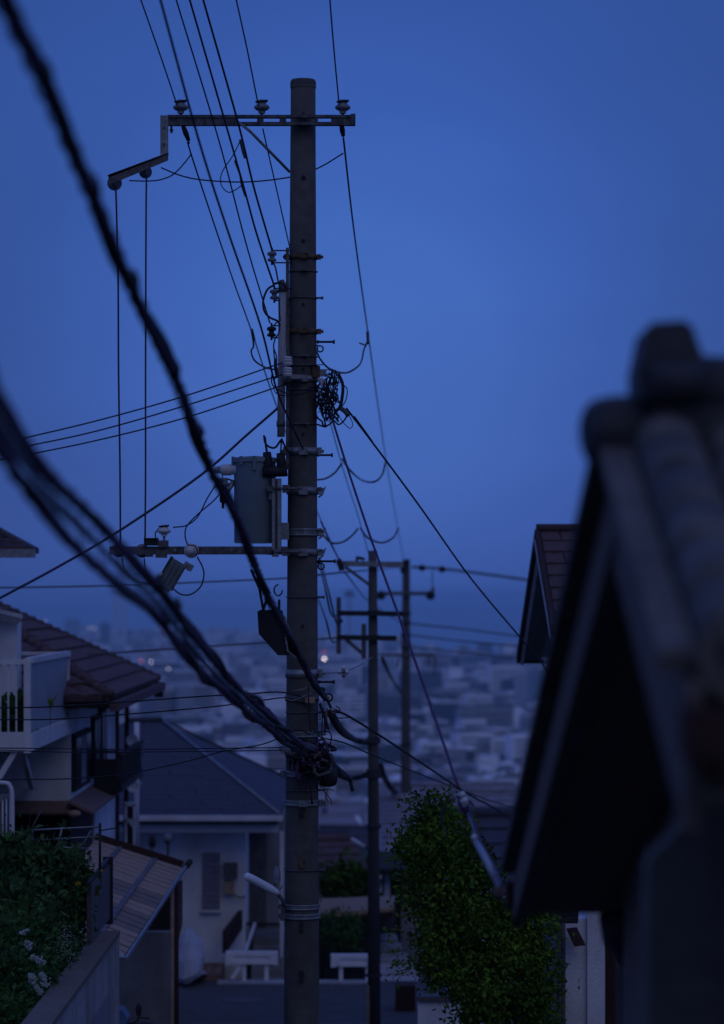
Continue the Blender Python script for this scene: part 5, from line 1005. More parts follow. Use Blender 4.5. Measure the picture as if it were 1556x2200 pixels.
MB().bar(P(526, 1984, 47.2), P(612, 1986, 47.2), .05, .04).build('rail', 'dark_iron', hr)
st = thing('entry_steps', V(xx(560, 46), 46.5, ZC - 6), 'dark entry steps climbing to the porch behind the guards', 'steps')
for k in range(5): boxpart('step', V(xx(540, 46), 45.8 + k * .3, ZC - 6), V(xx(606, 46), 48.3, zz(2105, 45.8) + k * .13), 'wall_concrete', st)
gd = thing('carport', V(xx(740, 49), 49, gz(48)), 'low dark carport with a beige flat roof edge right of the main pole', 'carport')
MB().slab([P(672, 1972, 48), P(845, 1958, 48), P(850, 1932, 50.5), P(690, 1938, 50.5)], .06, (0, 0, 1)).build('roof', 'board', gd)
MB().slab([P(672, 1974, 48), P(845, 1960, 48), P(845, 1970, 48), P(672, 1984, 48)], .05, (0, 1, 0)).build('fascia', 'brown_wall', gd)
boxpart('wall', V(xx(620, 50.6), 50.5, ZC - 8), V(xx(850, 50.6), 50.6, zz(1950, 50.6)), 'wood_grey', gd)
for x in (690, 786): boxpart('post', P(x, 1972, 48.1), P(x + 7, 2120, 48.2), 'wood_dark', gd)
boxpart('gate_rail', P(650, 2028, 47.6), P(790, 2034, 47.66), 'wood_dark', gd)
bs = thing('round_shrub', P(730, 2025, 47), 'rounded dark clipped shrub right of the main pole', 'shrub')
leafcloud(MB(), [(728, 1996, 40, 34), (745, 2000, 26, 26)], 1500, .07, 47, 31, fill=.7).build('foliage', 'leaf_shrub', bs); MB().tube([P(730, 2060, 47), P(730, 2000, 47)], .03, 6).build('trunk', 'bark', bs)
bs = thing('garden_tree', P(742, 1960, 52), 'blurred bushy green tree just right of the main pole', 'tree')
leafcloud(MB(), [(742, 1902, 44, 38), (720, 1918, 26, 26), (772, 1915, 30, 30)], 1600, .13, 52, 32, fill=.6).build('crown', 'leaf_dark', bs); MB().tube([P(742, 2020, 52), P(742, 1900, 52)], .06, 6).build('trunk', 'bark', bs)
for pts_, lb in (([(820, 1990), (858, 1990)], ''),): pass
ss = thing('stone_steps', V(xx(850, 42), 42, ZC - 6), 'pale stone slab stairway between the next pole and the green tree', 'steps')
rows = [(1990, 2003, 820, 848, 50.5), (2006, 2020, 819, 856, 49.7), (2024, 2041, 818, 866, 48.8), (2046, 2064, 818, 880, 47.9), (2070, 2092, 817, 895, 47), (2096, 2114, 817, 905, 46.1)]
for y0, y1, x0, x1, Y in rows:
    MB().slab([P(x0, y1, Y), P(x1, y1 - 2, Y), P(x1 - 6, y0, Y + .55), P(x0, y0, Y + .55)], .07, (0, 0, -1)).build('slab', 'stone_step', ss)
    boxpart('riser', P(x0 + 2, y1 + 4, Y + .1), P(x1 - 4, y1 + 16, Y + .4), 'wall_concrete', ss)
boxpart('side_wall', V(xx(822, 46), 45.6, ZC - 7), V(xx(880, 46), 45.9, zz(2122, 46)), 'wall_concrete', ss)
# masonry pier and pale garden wall at the bottom right of the stairs
wl_ = thing('garden_wall', V(xx(990, 33), 33, ZC - 6), 'pale rendered garden wall with a dark coping at the bottom under the tree', 'wall')
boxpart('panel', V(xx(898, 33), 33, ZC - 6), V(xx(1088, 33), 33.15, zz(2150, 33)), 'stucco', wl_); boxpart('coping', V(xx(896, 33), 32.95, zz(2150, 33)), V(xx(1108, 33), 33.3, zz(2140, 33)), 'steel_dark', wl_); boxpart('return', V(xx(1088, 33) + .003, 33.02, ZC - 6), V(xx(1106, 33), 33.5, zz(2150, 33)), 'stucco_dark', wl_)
pr_ = tag(MB().box2(V(xx(850, 42), 42, ZC - 6), V(xx(893, 42), 42.4, zz(2118, 42))).build('gate_pier', 'brown_wall'), 'dark gate pier at the bottom of the stone stairs', 'pier')
tag(MB().box2(V(xx(788, 39.7), 39.6, ZC - 6), V(xx(794, 39.7), 39.66, zz(2110, 40))).build('marker_post', 'board'), 'thin yellowish guy guard beside the foot of the next pole', 'post')
hw_ = thing('side_house', V(xx(845, 50), 52, gz(50)), 'narrow dark doorway house behind the stone stairs', 'house')
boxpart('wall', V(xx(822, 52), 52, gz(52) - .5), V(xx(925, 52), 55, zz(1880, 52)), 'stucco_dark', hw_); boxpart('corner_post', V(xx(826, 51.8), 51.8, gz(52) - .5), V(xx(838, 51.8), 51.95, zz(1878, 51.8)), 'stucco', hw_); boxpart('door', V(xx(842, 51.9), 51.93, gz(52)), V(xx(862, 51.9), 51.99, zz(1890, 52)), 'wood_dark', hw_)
boxpart('eave', V(xx(815, 51.4), 51.4, zz(1880, 51.4)), V(xx(925, 51.4), 55, zz(1868, 51.4)), 'wood_dark', hw_)

# ------------------------------------------------------------------ slatted lean-to roof, its post and wall
lt = thing('lean_to_roof', V(-2.1, 32.9, gz(33)), 'slatted wooden lean to roof with a pale gutter edge beside the flower terrace', 'lean-to')
A0, A1, B1, B0 = V(-2.95, 33.0, zr(-2.66)), V(-1.98, 33.0, zr(-2.97)), V(-2.15, 26.8, zr(-3.22)), V(-2.98, 26.8, zr(-2.86))
n_ = 22; rnd = random.Random(9)
for i in range(n_):
    u0, u1 = i / n_ + .002, (i + 1) / n_ - .006; j = rnd.uniform(0, .006)
    MB().slab([B0.lerp(A0, u0) + V(0, 0, j), B1.lerp(A1, u0) + V(0, 0, j), B1.lerp(A1, u1) + V(0, 0, j), B0.lerp(A0, u1) + V(0, 0, j)], .015).build('board', rnd.choice(('board', 'board', 'board_dark')), lt)
for t in (.28, .68): MB().bar(B0.lerp(B1, t) + V(0, 0, -.035), A0.lerp(A1, t) + V(0, 0, -.035), .05, .05).build('rafter', 'wood_dark', lt)
for t in (.28, .68): MB().bar(B0.lerp(B1, t) + V(0, 0, .024), A0.lerp(A1, t) + V(0, 0, .024), .06, .012).build('batten', 'wood_grey', lt)
MB().bar(B1 + V(.03, 0, 0), A1 + V(.03, .1, .02), .026, .035).build('gutter', 'steel', lt); MB().tube([A1 + V(.03, .1, .02), A1 + V(.07, .2, .07)], .035, 8).build('gutter_end', 'dark_iron', lt)
MB().bar(A0 + V(0, .02, .05), A1 + V(0, .02, .05), .05, .08).build('edge_beam', 'brown_wall', lt); MB().slab([P(240, 2018, 26.8), P(268, 2057, 26.8), P(256, 2056, 26.8), P(240, 2040, 26.8)], .02, (0, 1, 0)).build('end_flashing', 'white_metal', lt)
MB().bar(A0 + V(.05, .08, .0), A1 + V(0, .08, .0), .04, .05).build('edge_beam', 'board', lt)
MB().tube([V(xx(375, 32.6), 32.6, zr(-3.0)), V(xx(377, 32.6), 32.6, gz(32.6))], .045, 10).build('post', 'brown_wall', lt); MB().tube([V(xx(369, 32.4), 32.5, zr(-3.05)), V(xx(369, 32.4), 32.5, gz(32.6))], .02, 8).build('downpipe', 'board', lt)
MB().slab([P(382, 1895, 33), P(392, 1890, 33), P(392, 1985, 33), P(382, 2030, 33)], .04, (0, 1, 0)).build('side_board', 'steel_dark', lt)
for k in range(2): MB().box2(P(262 + k * 55, 1838 + k * 24, 33.3), P(300 + k * 45, 1850 + k * 26, 33.5)).build('ridge_block', 'brown_wall', lt)
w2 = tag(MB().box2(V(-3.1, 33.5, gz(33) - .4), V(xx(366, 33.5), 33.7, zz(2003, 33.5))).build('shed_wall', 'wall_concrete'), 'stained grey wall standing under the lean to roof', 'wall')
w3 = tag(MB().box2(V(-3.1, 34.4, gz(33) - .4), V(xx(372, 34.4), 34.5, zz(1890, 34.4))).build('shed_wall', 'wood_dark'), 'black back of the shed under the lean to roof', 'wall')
mr = thing('parked_scooter', P(285, 2190, 27), 'scooter handlebar with an upright mirror and blue cover at the bottom left', 'scooter')
MB().slab([P(245, 2165, 27), P(262, 2172, 27), P(275, 2190, 27), P(262, 2230, 27), P(240, 2230, 27)], .3, (0, 1, 0)).build('cover', 'blue_tarp', mr); MB().ball(P(298, 2170, 27), .035, 12, 8, (.8, .4, 1.8)).build('mirror', 'dark_iron', mr)
MB().tube(smooth([P(298, 2180, 27), P(296, 2192, 27), P(280, 2200, 27), P(262, 2204, 27)], 5), .009, 6).tube([P(298, 2186, 27), P(322, 2188, 27)], .007, 6).build('handlebar', 'dark_iron', mr)
MB().box2(P(255, 2210, 26.9), P(330, 2300, 27.3)).build('body', 'tank_dark', mr); MB().lathe(P(290, 2330, 27.1), [(.2, -.04), (.24, 0), (.2, .04)], 20, 'x').build('wheel', 'rubber', mr)

# ------------------------------------------------------------------ flower terrace at the bottom left
tw = thing('terrace_wall', V(-2.1, 20, gz(20)), 'pale sloping looking parapet wall with a dark coping holding the flower terrace', 'wall')
boxpart('panel', V(-2.12, 13, gz(20) - 1.2), V(-2.0, 24.2, zr(-2.72)), 'wall_terrace', tw); boxpart('coping', V(-2.16, 13, zr(-2.72)), V(-1.965, 24.25, zr(-2.68)), 'wood_fore', tw)
boxpart('end_pier', V(-2.12, 24.2, gz(24) - .2), V(-1.99, 24.5, zr(-2.72)), 'wall_terrace', tw)
boxpart('recess', V(-1.9985, 20.6, gz(20) - 1), V(-1.995, 23.6, zr(-3.1)), 'stucco_dark', tw)
boxpart('soil', V(-5, 15, gz(20) - 1), V(-2.12, 25, zr(-2.85)), 'earth', tw)
fp = thing('fence_panel', V(-2.05, 24.6, zr(-2.7)), 'dark metal end panel of the flower terrace fence', 'fence')
boxpart('panel', V(-2.14, 23.2, zr(-2.65)), V(-2.10, 24.9, zr(-2.2)), 'steel_dark', fp); boxpart('frame', V(-2.16, 24.9, zr(-2.7)), V(-2.08, 24.96, zr(-2.14)), 'dark_iron', fp); MB().bar(V(-2.12, 23.1, zr(-2.2)), V(-2.12, 24.95, zr(-2.16)), .03, .03).build('frame', 'dark_iron', fp)
tl = thing('garden_trellis', P(140, 1880, 24), 'wobbly pale stick trellis above the vines at lower left', 'trellis')
for a, b, r_, m_ in (((60, 1784), (215, 1776), .009, 'steel'), ((72, 1805), (215, 1797), .007, 'steel'), ((70, 1817), (190, 1823), .007, 'steel'), ((66, 1829), (190, 1833), .007, 'board_dark'), ((134, 1777), (124, 1820), .009, 'steel'), ((196, 1784), (174, 1822), .007, 'tank'),
                     ((190, 1823), (190, 1833), .006, 'steel'), ((160, 1822), (150, 1850), .007, 'steel'), ((150, 1850), (124, 1870), .007, 'tank'), ((66, 1727), (64, 1790), .004, 'dark_iron'), ((88, 1742), (60, 1795), .005, 'steel_dark'), ((198, 1845), (176, 1875), .011, 'porcelain_dirty'),
                     ((196, 1875), (180, 1902), .011, 'porcelain_dirty'), ((128, 1872), (155, 1872), .008, 'porcelain_dirty'), ((215, 1768), (215, 1905), .012, 'dark_iron'), ((0, 1984), (45, 1985), .008, 'steel'), ((25, 1815), (72, 1785), .012, 'steel_dark'), ((215, 1785), (252, 1778), .006, 'dark_iron')):
    MB().tube([P(*a, 24.0), P(*b, 24.0)], r_, 6).build('stick', m_, tl)
MB().slab([P(26, 1800, 24.1), P(70, 1788, 24.1), P(72, 1796, 24.1), P(30, 1828, 24.1)], .03, (0, 1, 0)).build('plank', 'steel_dark', tl)
MB().slab([P(26, 1815, 24.1), P(72, 1792, 24.1), P(70, 1808, 24.1), P(28, 1835, 24.1)], .03, (0, 1, 0)).build('plank', 'tank', tl)
vn = thing('climbing_vine', P(80, 2050, 22.3) - V(.2, 0, 0), 'dark broad leaved vine with two yellow flowers spilling over the terrace', 'vine')
blobs = [(20, 1850, 60, 50, 22.6), (90, 1870, 60, 45, 22.8), (45, 1905, 70, 60, 22.5), (120, 1890, 45, 40, 23.2), (165, 1885, 40, 40, 23.8), (30, 1960, 60, 60, 22), (110, 1945, 45, 50, 22.8), (170, 1930, 34, 40, 23.6), (60, 1985, 50, 40, 21.8)]
leafcloud(MB(), blobs, 5600, .075, 22.5, 41, depth=.8, fill=.35, xmax=-2.14).build('foliage', 'leaf_vine', vn)
rnd = random.Random(42)
lf = MB(); lf.add([(0, 0, 0), (.035, .0, .02), (.05, 0, .055), (.028, 0, .07), (0, .012, .11), (-.028, 0, .07), (-.05, 0, .055), (-.035, 0, .02), (0, .01, .05)], [(0, 1, 8), (1, 2, 8), (2, 3, 8), (3, 4, 8), (4, 5, 8), (5, 6, 8), (6, 7, 8), (7, 0, 8)])
proto = None
for i in range(170):
    b_ = rnd.choice(blobs); ang = rnd.uniform(0, 6.28); q = rnd.uniform(.5, 1.0); Yl = b_[4] - rnd.uniform(.0, .18)
    x, y = b_[0] + b_[2] * q * math.cos(ang), b_[1] + b_[3] * q * math.sin(ang)
    if x < 0 or x > 205: continue
    if proto is None: proto = lf.build('leaf', 'leaf_vine', vn, origin=(0, 0, 0)); o = proto
    else: o = proto.copy(); sc.collection.objects.link(o); o.parent = vn
    o.location = P(x, y, Yl) - WO[vn.name]; o.rotation_euler = (rnd.uniform(-.9, .9), rnd.uniform(0, 6.28), rnd.uniform(-.8, .8)); s_ = rnd.uniform(.7, 1.5); o.scale = (s_, s_, s_)
for (x, y, r_) in ((160, 1862, .034), (151, 1863, .02), (170, 1899, .03), (219, 1870, .012)):
    mb = MB()
    for k_ in range(7):
        a = k_ * .9; p = P(x, y, 22.9); t = V(math.cos(a), -.5, math.sin(a)) * r_; s2 = V(-math.sin(a), 0, math.cos(a)) * r_ * .4; mb.add([p, p + t * .6 + s2, p + t, p + t * .6 - s2], [(0, 1, 2), (0, 2, 3)])
    mb.ball(P(x, y, 22.88), r_ * .35, 8, 5); mb.build('flower', 'petal_yellow', vn)
wf = thing('white_flower_shrub', P(60, 2190, 21), 'dark shrub with cone shaped white flower heads at the bottom left corner', 'shrub')
bl2 = [(40, 2040, 60, 60, 21.2), (100, 2050, 45, 50, 21.8), (30, 2120, 60, 60, 20.6), (90, 2120, 45, 60, 20.9), (60, 2185, 60, 50, 20.4), (10, 2190, 50, 50, 20.0), (140, 2010, 36, 50, 22.6), (150, 2060, 26, 50, 22.2), (185, 1980, 24, 50, 23.4)]
leafcloud(MB(), bl2, 5600, .055, 21, 43, depth=.8, fill=.3, xmax=-2.12).build('foliage', 'leaf_shrub', wf)
for (cx, cy, ln, wd, a) in ((50, 2003, 16, 8, -20), (62, 2030, 22, 14, 60), (82, 2062, 34, 13, 22), (95, 2105, 34, 16, 62), (76, 2118, 40, 14, 55), (70, 2100, 22, 14, 40), (86, 2132, 16, 12, 80), (59, 1999, 7, 6, 0)):
    mb = MB(); t = math.radians(a)
    for _ in range(int(ln * 4)):
        u = rnd.uniform(-.5, .5); v = rnd.gauss(0, .3) * (1 - abs(u)) * wd; x = cx + u * ln * math.cos(t) - v * math.sin(t); y = cy + u * ln * math.sin(t) + v * math.cos(t)
        mb.ball(P(x, y, 20.35 + rnd.uniform(-.03, .03)), rnd.uniform(.004, .0075), 5, 3)
    mb.build('flower_head', 'petal_white', wf)
mb = MB()
for _ in range(190): x = rnd.gauss(143, 15); y = 1985 + (x - 118) * 1.0 + rnd.gauss(25, 32); mb.ball(P(x, y, 21.7), rnd.uniform(.002, .005), 4, 3)
tag(mb.build('tiny_blossom', 'petal_white', wf), kind='stuff')
tag(MB().box2(V(-5, 25.0, gz(25) - .4), V(-2.12, 25.3, zr(-2.95))).build('low_wall', 'brown_wall'), 'dark low wall behind the trellis', 'wall')

# ------------------------------------------------------------------ green tree on the right
rnd = random.Random(50)
gt_ = thing('garden_tree', V(xx(1020, 25.5), 25.5, gz(25.5)), 'dense green broadleaf tree below the drop cables on the right', 'tree')
tb_ = [(915, 1755, 30, 42), (950, 1748, 26, 36), (930, 1800, 58, 48), (985, 1800, 36, 44), (895, 1812, 42, 34), (1000, 1850, 50, 50), (900, 1868, 42, 44), (965, 1880, 84, 60), (1030, 1910, 46, 44), (903, 1945, 38, 44), (1000, 1970, 92, 70), (925, 2010, 44, 40), (1090, 1975, 60, 40), (1150, 2000, 40, 40),
       (945, 2060, 42, 40), (1060, 2010, 78, 60), (1120, 2040, 66, 60), (980, 2080, 84, 54), (1070, 2090, 92, 60), (1165, 2080, 38, 60), (1150, 2150, 50, 60), (1060, 2150, 80, 46), (985, 2120, 40, 26), (1150, 2215, 46, 50), (1050, 2190, 60, 40), (1120, 1955, 54, 34), (872, 1830, 22, 26), (1035, 1870, 26, 24)]
leafcloud(MB(), tb_, 27000, .052, 25.5, 51, depth=1.15, fill=.28, lumpy=.2).build('crown', 'leaf', gt_)
mb = MB(); base_ = V(xx(1020, 25.5), 25.5, gz(25.5) - .1); fork = P(1010, 2120, 25.5); mb.tube([base_, base_.lerp(fork, .5), fork], [.11, .085, .07], 10)
for cx, cy, *_ in tb_[::2]: mb.tube(smooth([fork, fork.lerp(P(cx, cy, 25.5), .5) + V(0, rnd.uniform(-.1, .1), .03), P(cx, cy, 25.5)], 4), [.04, .034, .028, .024, .02, .017, .014, .011, .008], 6)
mb.build('trunk', 'bark', gt_)
tw_ = MB()
for x, y, dx, dy in ((850, 2040, -14, 6), (858, 2070, -18, 4), (862, 2085, -16, 12), (850, 2000, -12, -4), (845, 1850, -8, -10), (878, 1735, -8, -12), (955, 1712, 3, -14)):
    tw_.tube([P(x + 20, y, 25.3), P(x + dx, y + dy, 25.3)], .004, 5); leafcloud(tw_, [(x + dx * .5, y + dy * .5, 14, 10, 25.3)], 26, .045, 25.3, int(x + y), fill=.1)
tag(tw_.build('side_twigs', 'leaf', gt_), kind='stuff')

# ------------------------------------------------------------------ brown tiled gable at the right
bh = thing('brown_gable_house', V(3, 33, gz(33)), 'house with a brown tiled gable roof peeking out behind the dark foreground roof', 'house')
X0 = 1.965; AP = V(X0, 33, zr(.756)); NE = V(X0, 30.2, zr(-.28)); FE = V(X0, 36.9, zr(-.69)); XR = V(6, 0, 0)
courses(bh, NE, NE + XR, AP + XR, AP, 8, .035, 'shingle_brown', split=.42, seed=7); courses(bh, FE + XR, FE, AP, AP + XR, 4, .035, 'shingle_brown')
MB().tube([AP + V(-.04, 0, .04), AP + XR + V(0, 0, .04)], .05, 8).build('ridge_cap', 'shingle_brown', bh)
for a, b, dx in ((NE, AP, .0), (FE, AP, .055)):
    MB().bar(a + V(-.03, 0, -.02), b + V(-.03, 0, -.02), .05, .11).build('barge_board', 'brown_wall', bh); MB().bar(a + V(-.045 + dx, 0, -.095), b + V(-.045 + dx, 0, -.095), .035, .035).build('barge_trim', 'white_paint', bh)
MB().slab([FE + V(0, 0, -.05), AP + V(0, 0, -.05), AP + V(.35, 0, -.05), FE + V(.35, 0, -.05)], .02).build('soffit', 'soffit', bh)
MB().bar(NE + V(-.05, -.06, -.04), NE + XR + V(0, -.06, -.04), .10, .10).build('gutter', 'brown_wall', bh); MB().bar(FE + V(-.05, .06, -.04), FE + V(.5, .06, -.04), .10, .10).build('gutter', 'brown_wall', bh)
mb = MB(); x_ = X0 + .35
mb.slab([V(x_, 30.9, gz(31)), V(x_, 36.4, gz(31) - .6), V(x_, 36.4, zr(-.56)), V(x_, 33, zr(.68)), V(x_, 30.9, zr(-.08))], 4.5, (1, 0, 0)); mb.build('wall', 'stucco', bh)
boxpart('vent', V(x_ - .04, 32.7, zr(-.05)), V(x_ - .003, 33.2, zr(.22)), 'steel_dark', bh); boxpart('window', V(x_ - .05, 31.6, zr(-2.6)), V(x_ - .003, 33.0, zr(-1.5)), 'steel_dark', bh)
boxpart('gutter_box', V(X0 + .02, 30.0, zr(-.42)), V(X0 + .12, 30.25, zr(-.24)), 'brown_wall', bh)
MB().slab([P(1165, 1414, 35), P(1196, 1412, 35), P(1200, 1432, 35), P(1190, 1438, 35)], .2, (0, 1, 0)).build('eave_return', 'stucco', bh)

# ------------------------------------------------------------------ low wall house at bottom right
rh = thing('pillar_house', V(xx(1240, 26), 26.5, gz(26)), 'pale walled house corner with drain pipes below the dark foreground roof', 'house')
boxpart('wall', V(xx(1262, 26), 26, gz(26) - .3), V(xx(1300, 26), 27.5, zz(1935, 26)), 'stucco', rh); boxpart('wall', V(xx(1216, 26), 26.05, gz(26) - .3), V(xx(1262, 26) - .002, 27.5, zz(1975, 26)), 'stucco', rh)
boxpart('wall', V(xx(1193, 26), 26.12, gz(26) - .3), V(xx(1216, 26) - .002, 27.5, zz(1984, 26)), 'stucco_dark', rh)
MB().tube([V(xx(1205, 26), 26.08, gz(26)), V(xx(1205, 26), 26.08, zz(1986, 26))], .012, 8).tube([V(xx(1213, 26), 26.08, gz(26)), V(xx(1213, 26), 26.08, zz(1986, 26))], .02, 8).build('drainpipe', 'steel_dark', rh)
MB().slab([P(1166, 1955, 25.6), P(1244, 1955, 25.6), P(1242, 1984, 25.8), P(1176, 1984, 25.8)], .04, (0, 1, 0)).build('eave', 'steel', rh); MB().bar(P(1175, 1976, 25.56), P(1240, 1964, 25.56), .02, .02).build('eave_line', 'wood_dark', rh)
MB().slab([P(1217, 1996, 25.9), P(1240, 1993, 25.9), P(1259, 2031, 25.8), P(1234, 2034, 25.8)], .05, (0, 1, 0)).build('hood', 'brown_wall', rh)
boxpart('wall', V(xx(1300, 27), 27.0, gz(26) - .3), V(xx(1500, 27), 28.5, zz(1960, 27)), 'brown_wall', rh)
MB().slab([P(1296, 1996, 26.5), P(1318, 1998, 26.5), P(1340, 2080, 26.5), P(1328, 2080, 26.5)], .1, (0, 1, 0)).build('brace_board', 'board_dark', rh)
MB().bar(P(1362, 2060, 26.4), P(1385, 2105, 26.4), .03, .05).build('rail', 'white_paint', rh); MB().lathe(P(1356, 2020, 26.4), [(.02, -.03), (.025, .03)], 8).build('blue_valve', 'city_blue_roof', rh)

# ------------------------------------------------------------------ drop cable hardware in front of the tree
dc = thing('strain_clamp', P(992, 1710, 16.2), 'white jointed strain clamp and pale sleeve on the drop cable before the tree', 'clamp')
for a, b, r_, m_ in (((990, 1702), (994, 1711), .019, 'porcelain'), ((995, 1715), (999, 1724), .022, 'porcelain'), ((999, 1728), (1003, 1736), .018, 'porcelain_dirty')): MB().tube([P(*a, 16.2), P(*b, 16.2)], r_, 12).build('shell', m_, dc)
MB().tube([P(988, 1700, 16.25), P(988, 1728, 16.25), P(996, 1740, 16.2)], .011, 8).tube([P(1000, 1738, 16.2), P(1006, 1744, 16.2)], .024, 8).tube([P(1008, 1720, 16.2), P(1018, 1732, 16.2)], .008, 6).build('yoke', 'wire_purple', dc)
MB().tube([P(1004, 1744, 16.2), P(1014, 1770, 16.0), P(1020, 1793, 15.7)], .006, 6).tube([P(1012, 1756, 16.0), P(1024, 1793, 15.7)], .005, 6).build('guy_strand', 'steel', dc)
MB().ball(P(1020, 1799, 15.6), .018, 12, 8).build('ball_joint', 'porcelain', dc); MB().tube([P(1024, 1810, 15.5), P(1052, 1862, 14.5), P(1060, 1877, 14.2)], .018, 12).build('sleeve', 'pvc', dc); MB().tube([P(1060, 1877, 14.2), P(1066, 1886, 14.1)], .019, 12).build('sleeve_ring', 'stained', dc)
MB().tube([P(1066, 1886, 14.0), P(1074, 1912, 13.2)], .005, 6).tube([P(1064, 1888, 14.0), P(1068, 1916, 13.2)], .004, 6).tube([P(1068, 1880, 14.0), P(1078, 1910, 13)], .004, 6).build('guy_strand', 'steel', dc)
MB().tube(smooth([P(1006, 1728, 16.2), P(1030, 1800, 15.5), P(1060, 1855, 14.5), P(1080, 1908, 12.6)], 5), .006, 6).build('drop_wire', 'wire_purple', dc)
MB().tube(smooth([P(992, 1708, 16.3), P(965, 1722, 16.3), P(950, 1745, 16.3), P(950, 1770, 16.3), P(964, 1795, 16.3)], 6), .005, 6).build('slack_loop', 'wire_blue', dc)
MB().bar(P(1074, 1917, 12.6), P(1125, 1920, 12.3), .03, .025).ball(P(1072, 1918, 12.7), .03, 8, 6).build('eave_hook', 'rust', dc)

# ------------------------------------------------------------------ foreground roof with kawara tiles
fr = thing('kawara_roof_house', V(1.6, 8.5, ZC - 3.4), 'very dark blurred foreground house gable with rounded Japanese roof tiles on the right', 'house')
X0 = .60; AP = V(X0, 7.0, zr(.34)); NE = V(X0, 5.5, zr(-.155)); FE = V(X0, 11.75, zr(-1.10)); XR = V(3.2, 0, 0)
def kslope(a, b, name, rows=1):   # one run of pan tiles from eave a to ridge b repeated across X
    nrm = (b - a).cross(V(1, 0, 0)).normalized(); nrm = nrm if nrm.z > 0 else -nrm
    L_ = (b - a).length; nt_ = max(2, int(L_ / .235)); out = None
    for i in range(nt_):
        p, q = a.lerp(b, i / nt_), a.lerp(b, (i + 1.12) / nt_); mb = MB(); W = 3.2 - .28; nx_ = 66; vs = []
        for k_ in range(nx_ + 1):
            u = k_ / nx_; h = .028 * (1 - abs(math.cos(u * math.pi * 11)))
            vs += [p + V(.28 + u * W, 0, 0) + nrm * (.045 + h), q + V(.28 + u * W, 0, 0) + nrm * (.012 + h), p + V(.28 + u * W, 0, 0) - nrm * .005]
        fs = []
        for k_ in range(nx_): e_ = 3 * k_; fs += [(e_, e_ + 3, e_ + 4, e_ + 1), (e_ + 2, e_ + 5, e_ + 3, e_)]
        mb.add(vs, fs, True); mb.build('tile_course', 'kawara', fr)
    return nrm, nt_
kslope(NE, AP, 'near'); kslope(FE, AP, 'far')
def rolls(a, b, r, n, dx, lift, name='roll_tile'):
    for i in range(n):
        p, q = a.lerp(b, i / n), a.lerp(b, (i + 1.1) / n); u = V(dx, 0, lift)
        MB().tube([p + u, p + u, q + u], [r * .8, r * 1.06, r * .94], 14).build(name, 'kawara', fr)
rolls(NE, AP, .078, 6, .10, .055); rolls(NE, AP, .055, 6, .235, .04); rolls(FE, AP, .07, 19, .10, .05)
MB().lathe(NE + V(.10, -.03, .05), [(.085, 0), (.085, .03)], 18, 'y').build('eave_disc', 'kawara', fr)
for a, b, h_ in ((NE, AP, .28), (FE, AP, .16)): MB().bar(a + V(.012, 0, -h_ / 2), b + V(.012, 0, -h_ / 2), .03, h_).build('barge_board', 'wood_fore', fr); MB().bar(a + V(-.02, 0, .045), b + V(-.02, 0, .045), .07, .035).build('verge_tile', 'kawara', fr)
MB().bar(FE + V(.04, 0, -.14), AP + V(.04, 0, -.14), .035, .03).build('barge_trim', 'wood_grey', fr)
MB().slab([FE + V(.03, 0, -.13), AP + V(.03, 0, -.13), AP + V(.45, 0, -.13), FE + V(.45, 0, -.13)], .02).build('soffit', 'wood_fore', fr)
MB().slab([NE + V(.03, 0, -.2), AP + V(.03, 0, -.2), AP + V(.45, 0, -.2), NE + V(.45, 0, -.2)], .02).build('soffit', 'wood_fore', fr)
x_ = 1.0
MB().slab([V(x_, 10.4, zr(-.85)), V(x_, 7, zr(.06)), V(x_, 6.1, zr(-.22)), V(x_, 6.1, zr(-.55)), V(x_, 10.4, zr(-.95))], .1, (1, 0, 0)).build('gable_board', 'wood_fore', fr)
MB().slab([V(x_ - .01, 11.6, ZC - 4.2), V(x_ - .01, 10.35, ZC - 4.2), V(x_ - .01, 10.35, zr(-.80)), V(x_ - .01, 11.6, zr(-1.18))], .1, (1, 0, 0)).build('wall', 'wood_fore', fr)
MB().slab([V(x_ + .003, 10.3, ZC - 3.6), V(x_ + .003, 6.1, ZC - 2.8), V(x_ + .003, 6.1, zr(-.56)), V(x_ + .003, 10.3, zr(-.94))], 2.0, (1, 0, 0)).build('wall', 'wood_fore', fr)
MB().slab([P(x, y, 6.7) for x, y in ((1391, 4600), (1391, 1868), (1402, 1838), (1440, 1806), (1470, 1770), (1500, 1500), (1600, 1320), (4200, 1320), (4200, 4600))], .12, (0, 1, 0)).build('wall', 'wall_near', fr)
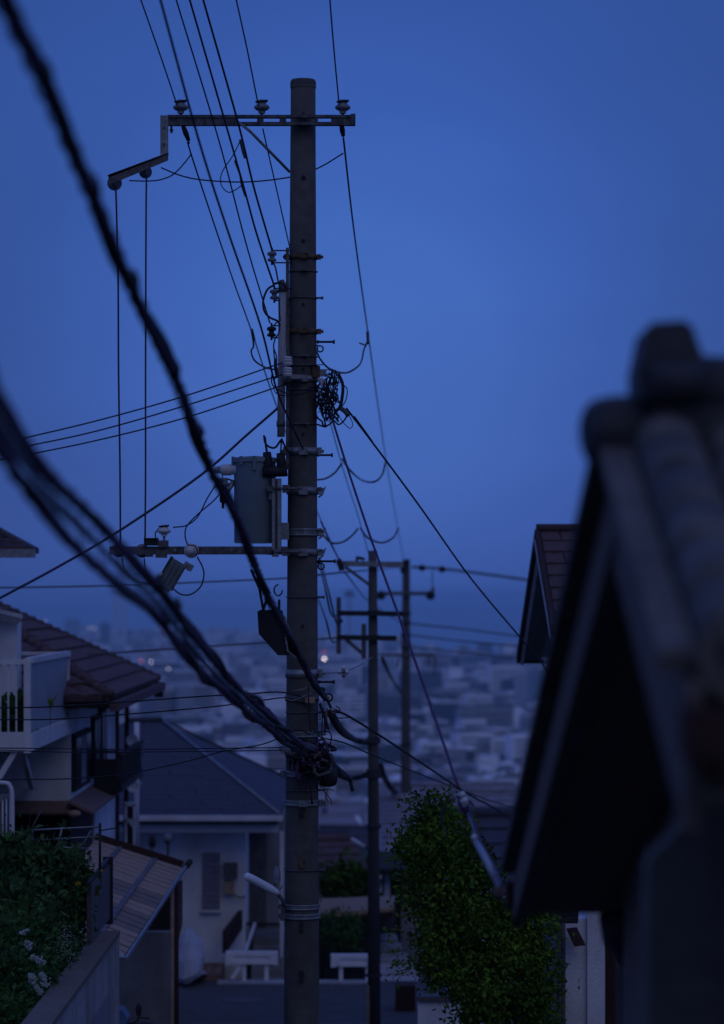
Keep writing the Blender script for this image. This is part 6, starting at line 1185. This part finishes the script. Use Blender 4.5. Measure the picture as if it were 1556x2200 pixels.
MB().bar(FE + V(-.03, .04, -.06), FE + V(.6, .04, -.06), .11, .11).build('gutter', 'brown_wall', fr); MB().bar(FE + V(.0, -.02, -.02), FE + V(.14, -.02, -.02), .03, .03).build('bracket', 'rust', fr)
MB().tube([V(xx(1330, 11.5), 11.4, zr(-1.18)), V(xx(1345, 11.5), 11.4, zr(-1.28)), V(xx(1356, 11.5), 11.4, zr(-1.4)), V(xx(1360, 11.5), 11.4, ZC - 4)], [.09, .10, .055, .05], 12).build('downpipe', 'rubber', fr)
MB().tube([P(1112, 1935, 12.2), P(1112, 1990, 12.2)], .02, 8).build('gutter_stub', 'dark_iron', fr)
MB().bar(V(X0 - .02, 5.42, zr(-.24)), V(3.8, 5.42, zr(-.24)), .10, .09).build('gutter', 'brown_wall', fr)
# ridge: stacked flat tiles, round cap tiles and the ornamental end
for i in range(4): MB().box2(V(.72 + i * .006, 6.86 + i * .012, zr(.17 + i * .072)), V(3.8, 7.14 - i * .012, zr(.235 + i * .072))).build('ridge_layer', 'kawara_dark', fr)
for i in range(12): MB().tube([V(.78 + i * .26, 7, zr(.475)), V(.78 + i * .26, 7, zr(.475)), V(.78 + (i + 1.06) * .26, 7, zr(.475))], [.085, .10, .09], 16).build('ridge_tile', 'kawara_dark', fr)
oe = MB(); oe.slab([V(xx(a, 7), 6.86, zz(b, 7)) for a, b in ((1378, 716), (1390, 704), (1456, 700), (1474, 712), (1494, 768), (1500, 862), (1440, 1000), (1400, 960), (1396, 880), (1362, 862), (1360, 800))], .28, (0, 1, 0)); oe.tube([V(.66, 6.84, zr(.50)), V(.78, 6.84, zr(.50))], .045, 12)
oe.build('ridge_end_tile', 'kawara_dark', fr)
MB().tube([V(.522, 6.9, zr(.385)), V(.530, 6.9, zr(.385)), V(.548, 6.91, zr(.386)), V(.58, 6.93, zr(.39)), V(.72, 7.0, zr(.40))], [.045, .066, .080, .086, .082], 22).build('round_end_tile', 'kawara_dark', fr)
MB().box2(V(.62, 6.8, zr(.1)), V(.74, 7.1, zr(.33))).build('ridge_base', 'kawara_dark', fr)
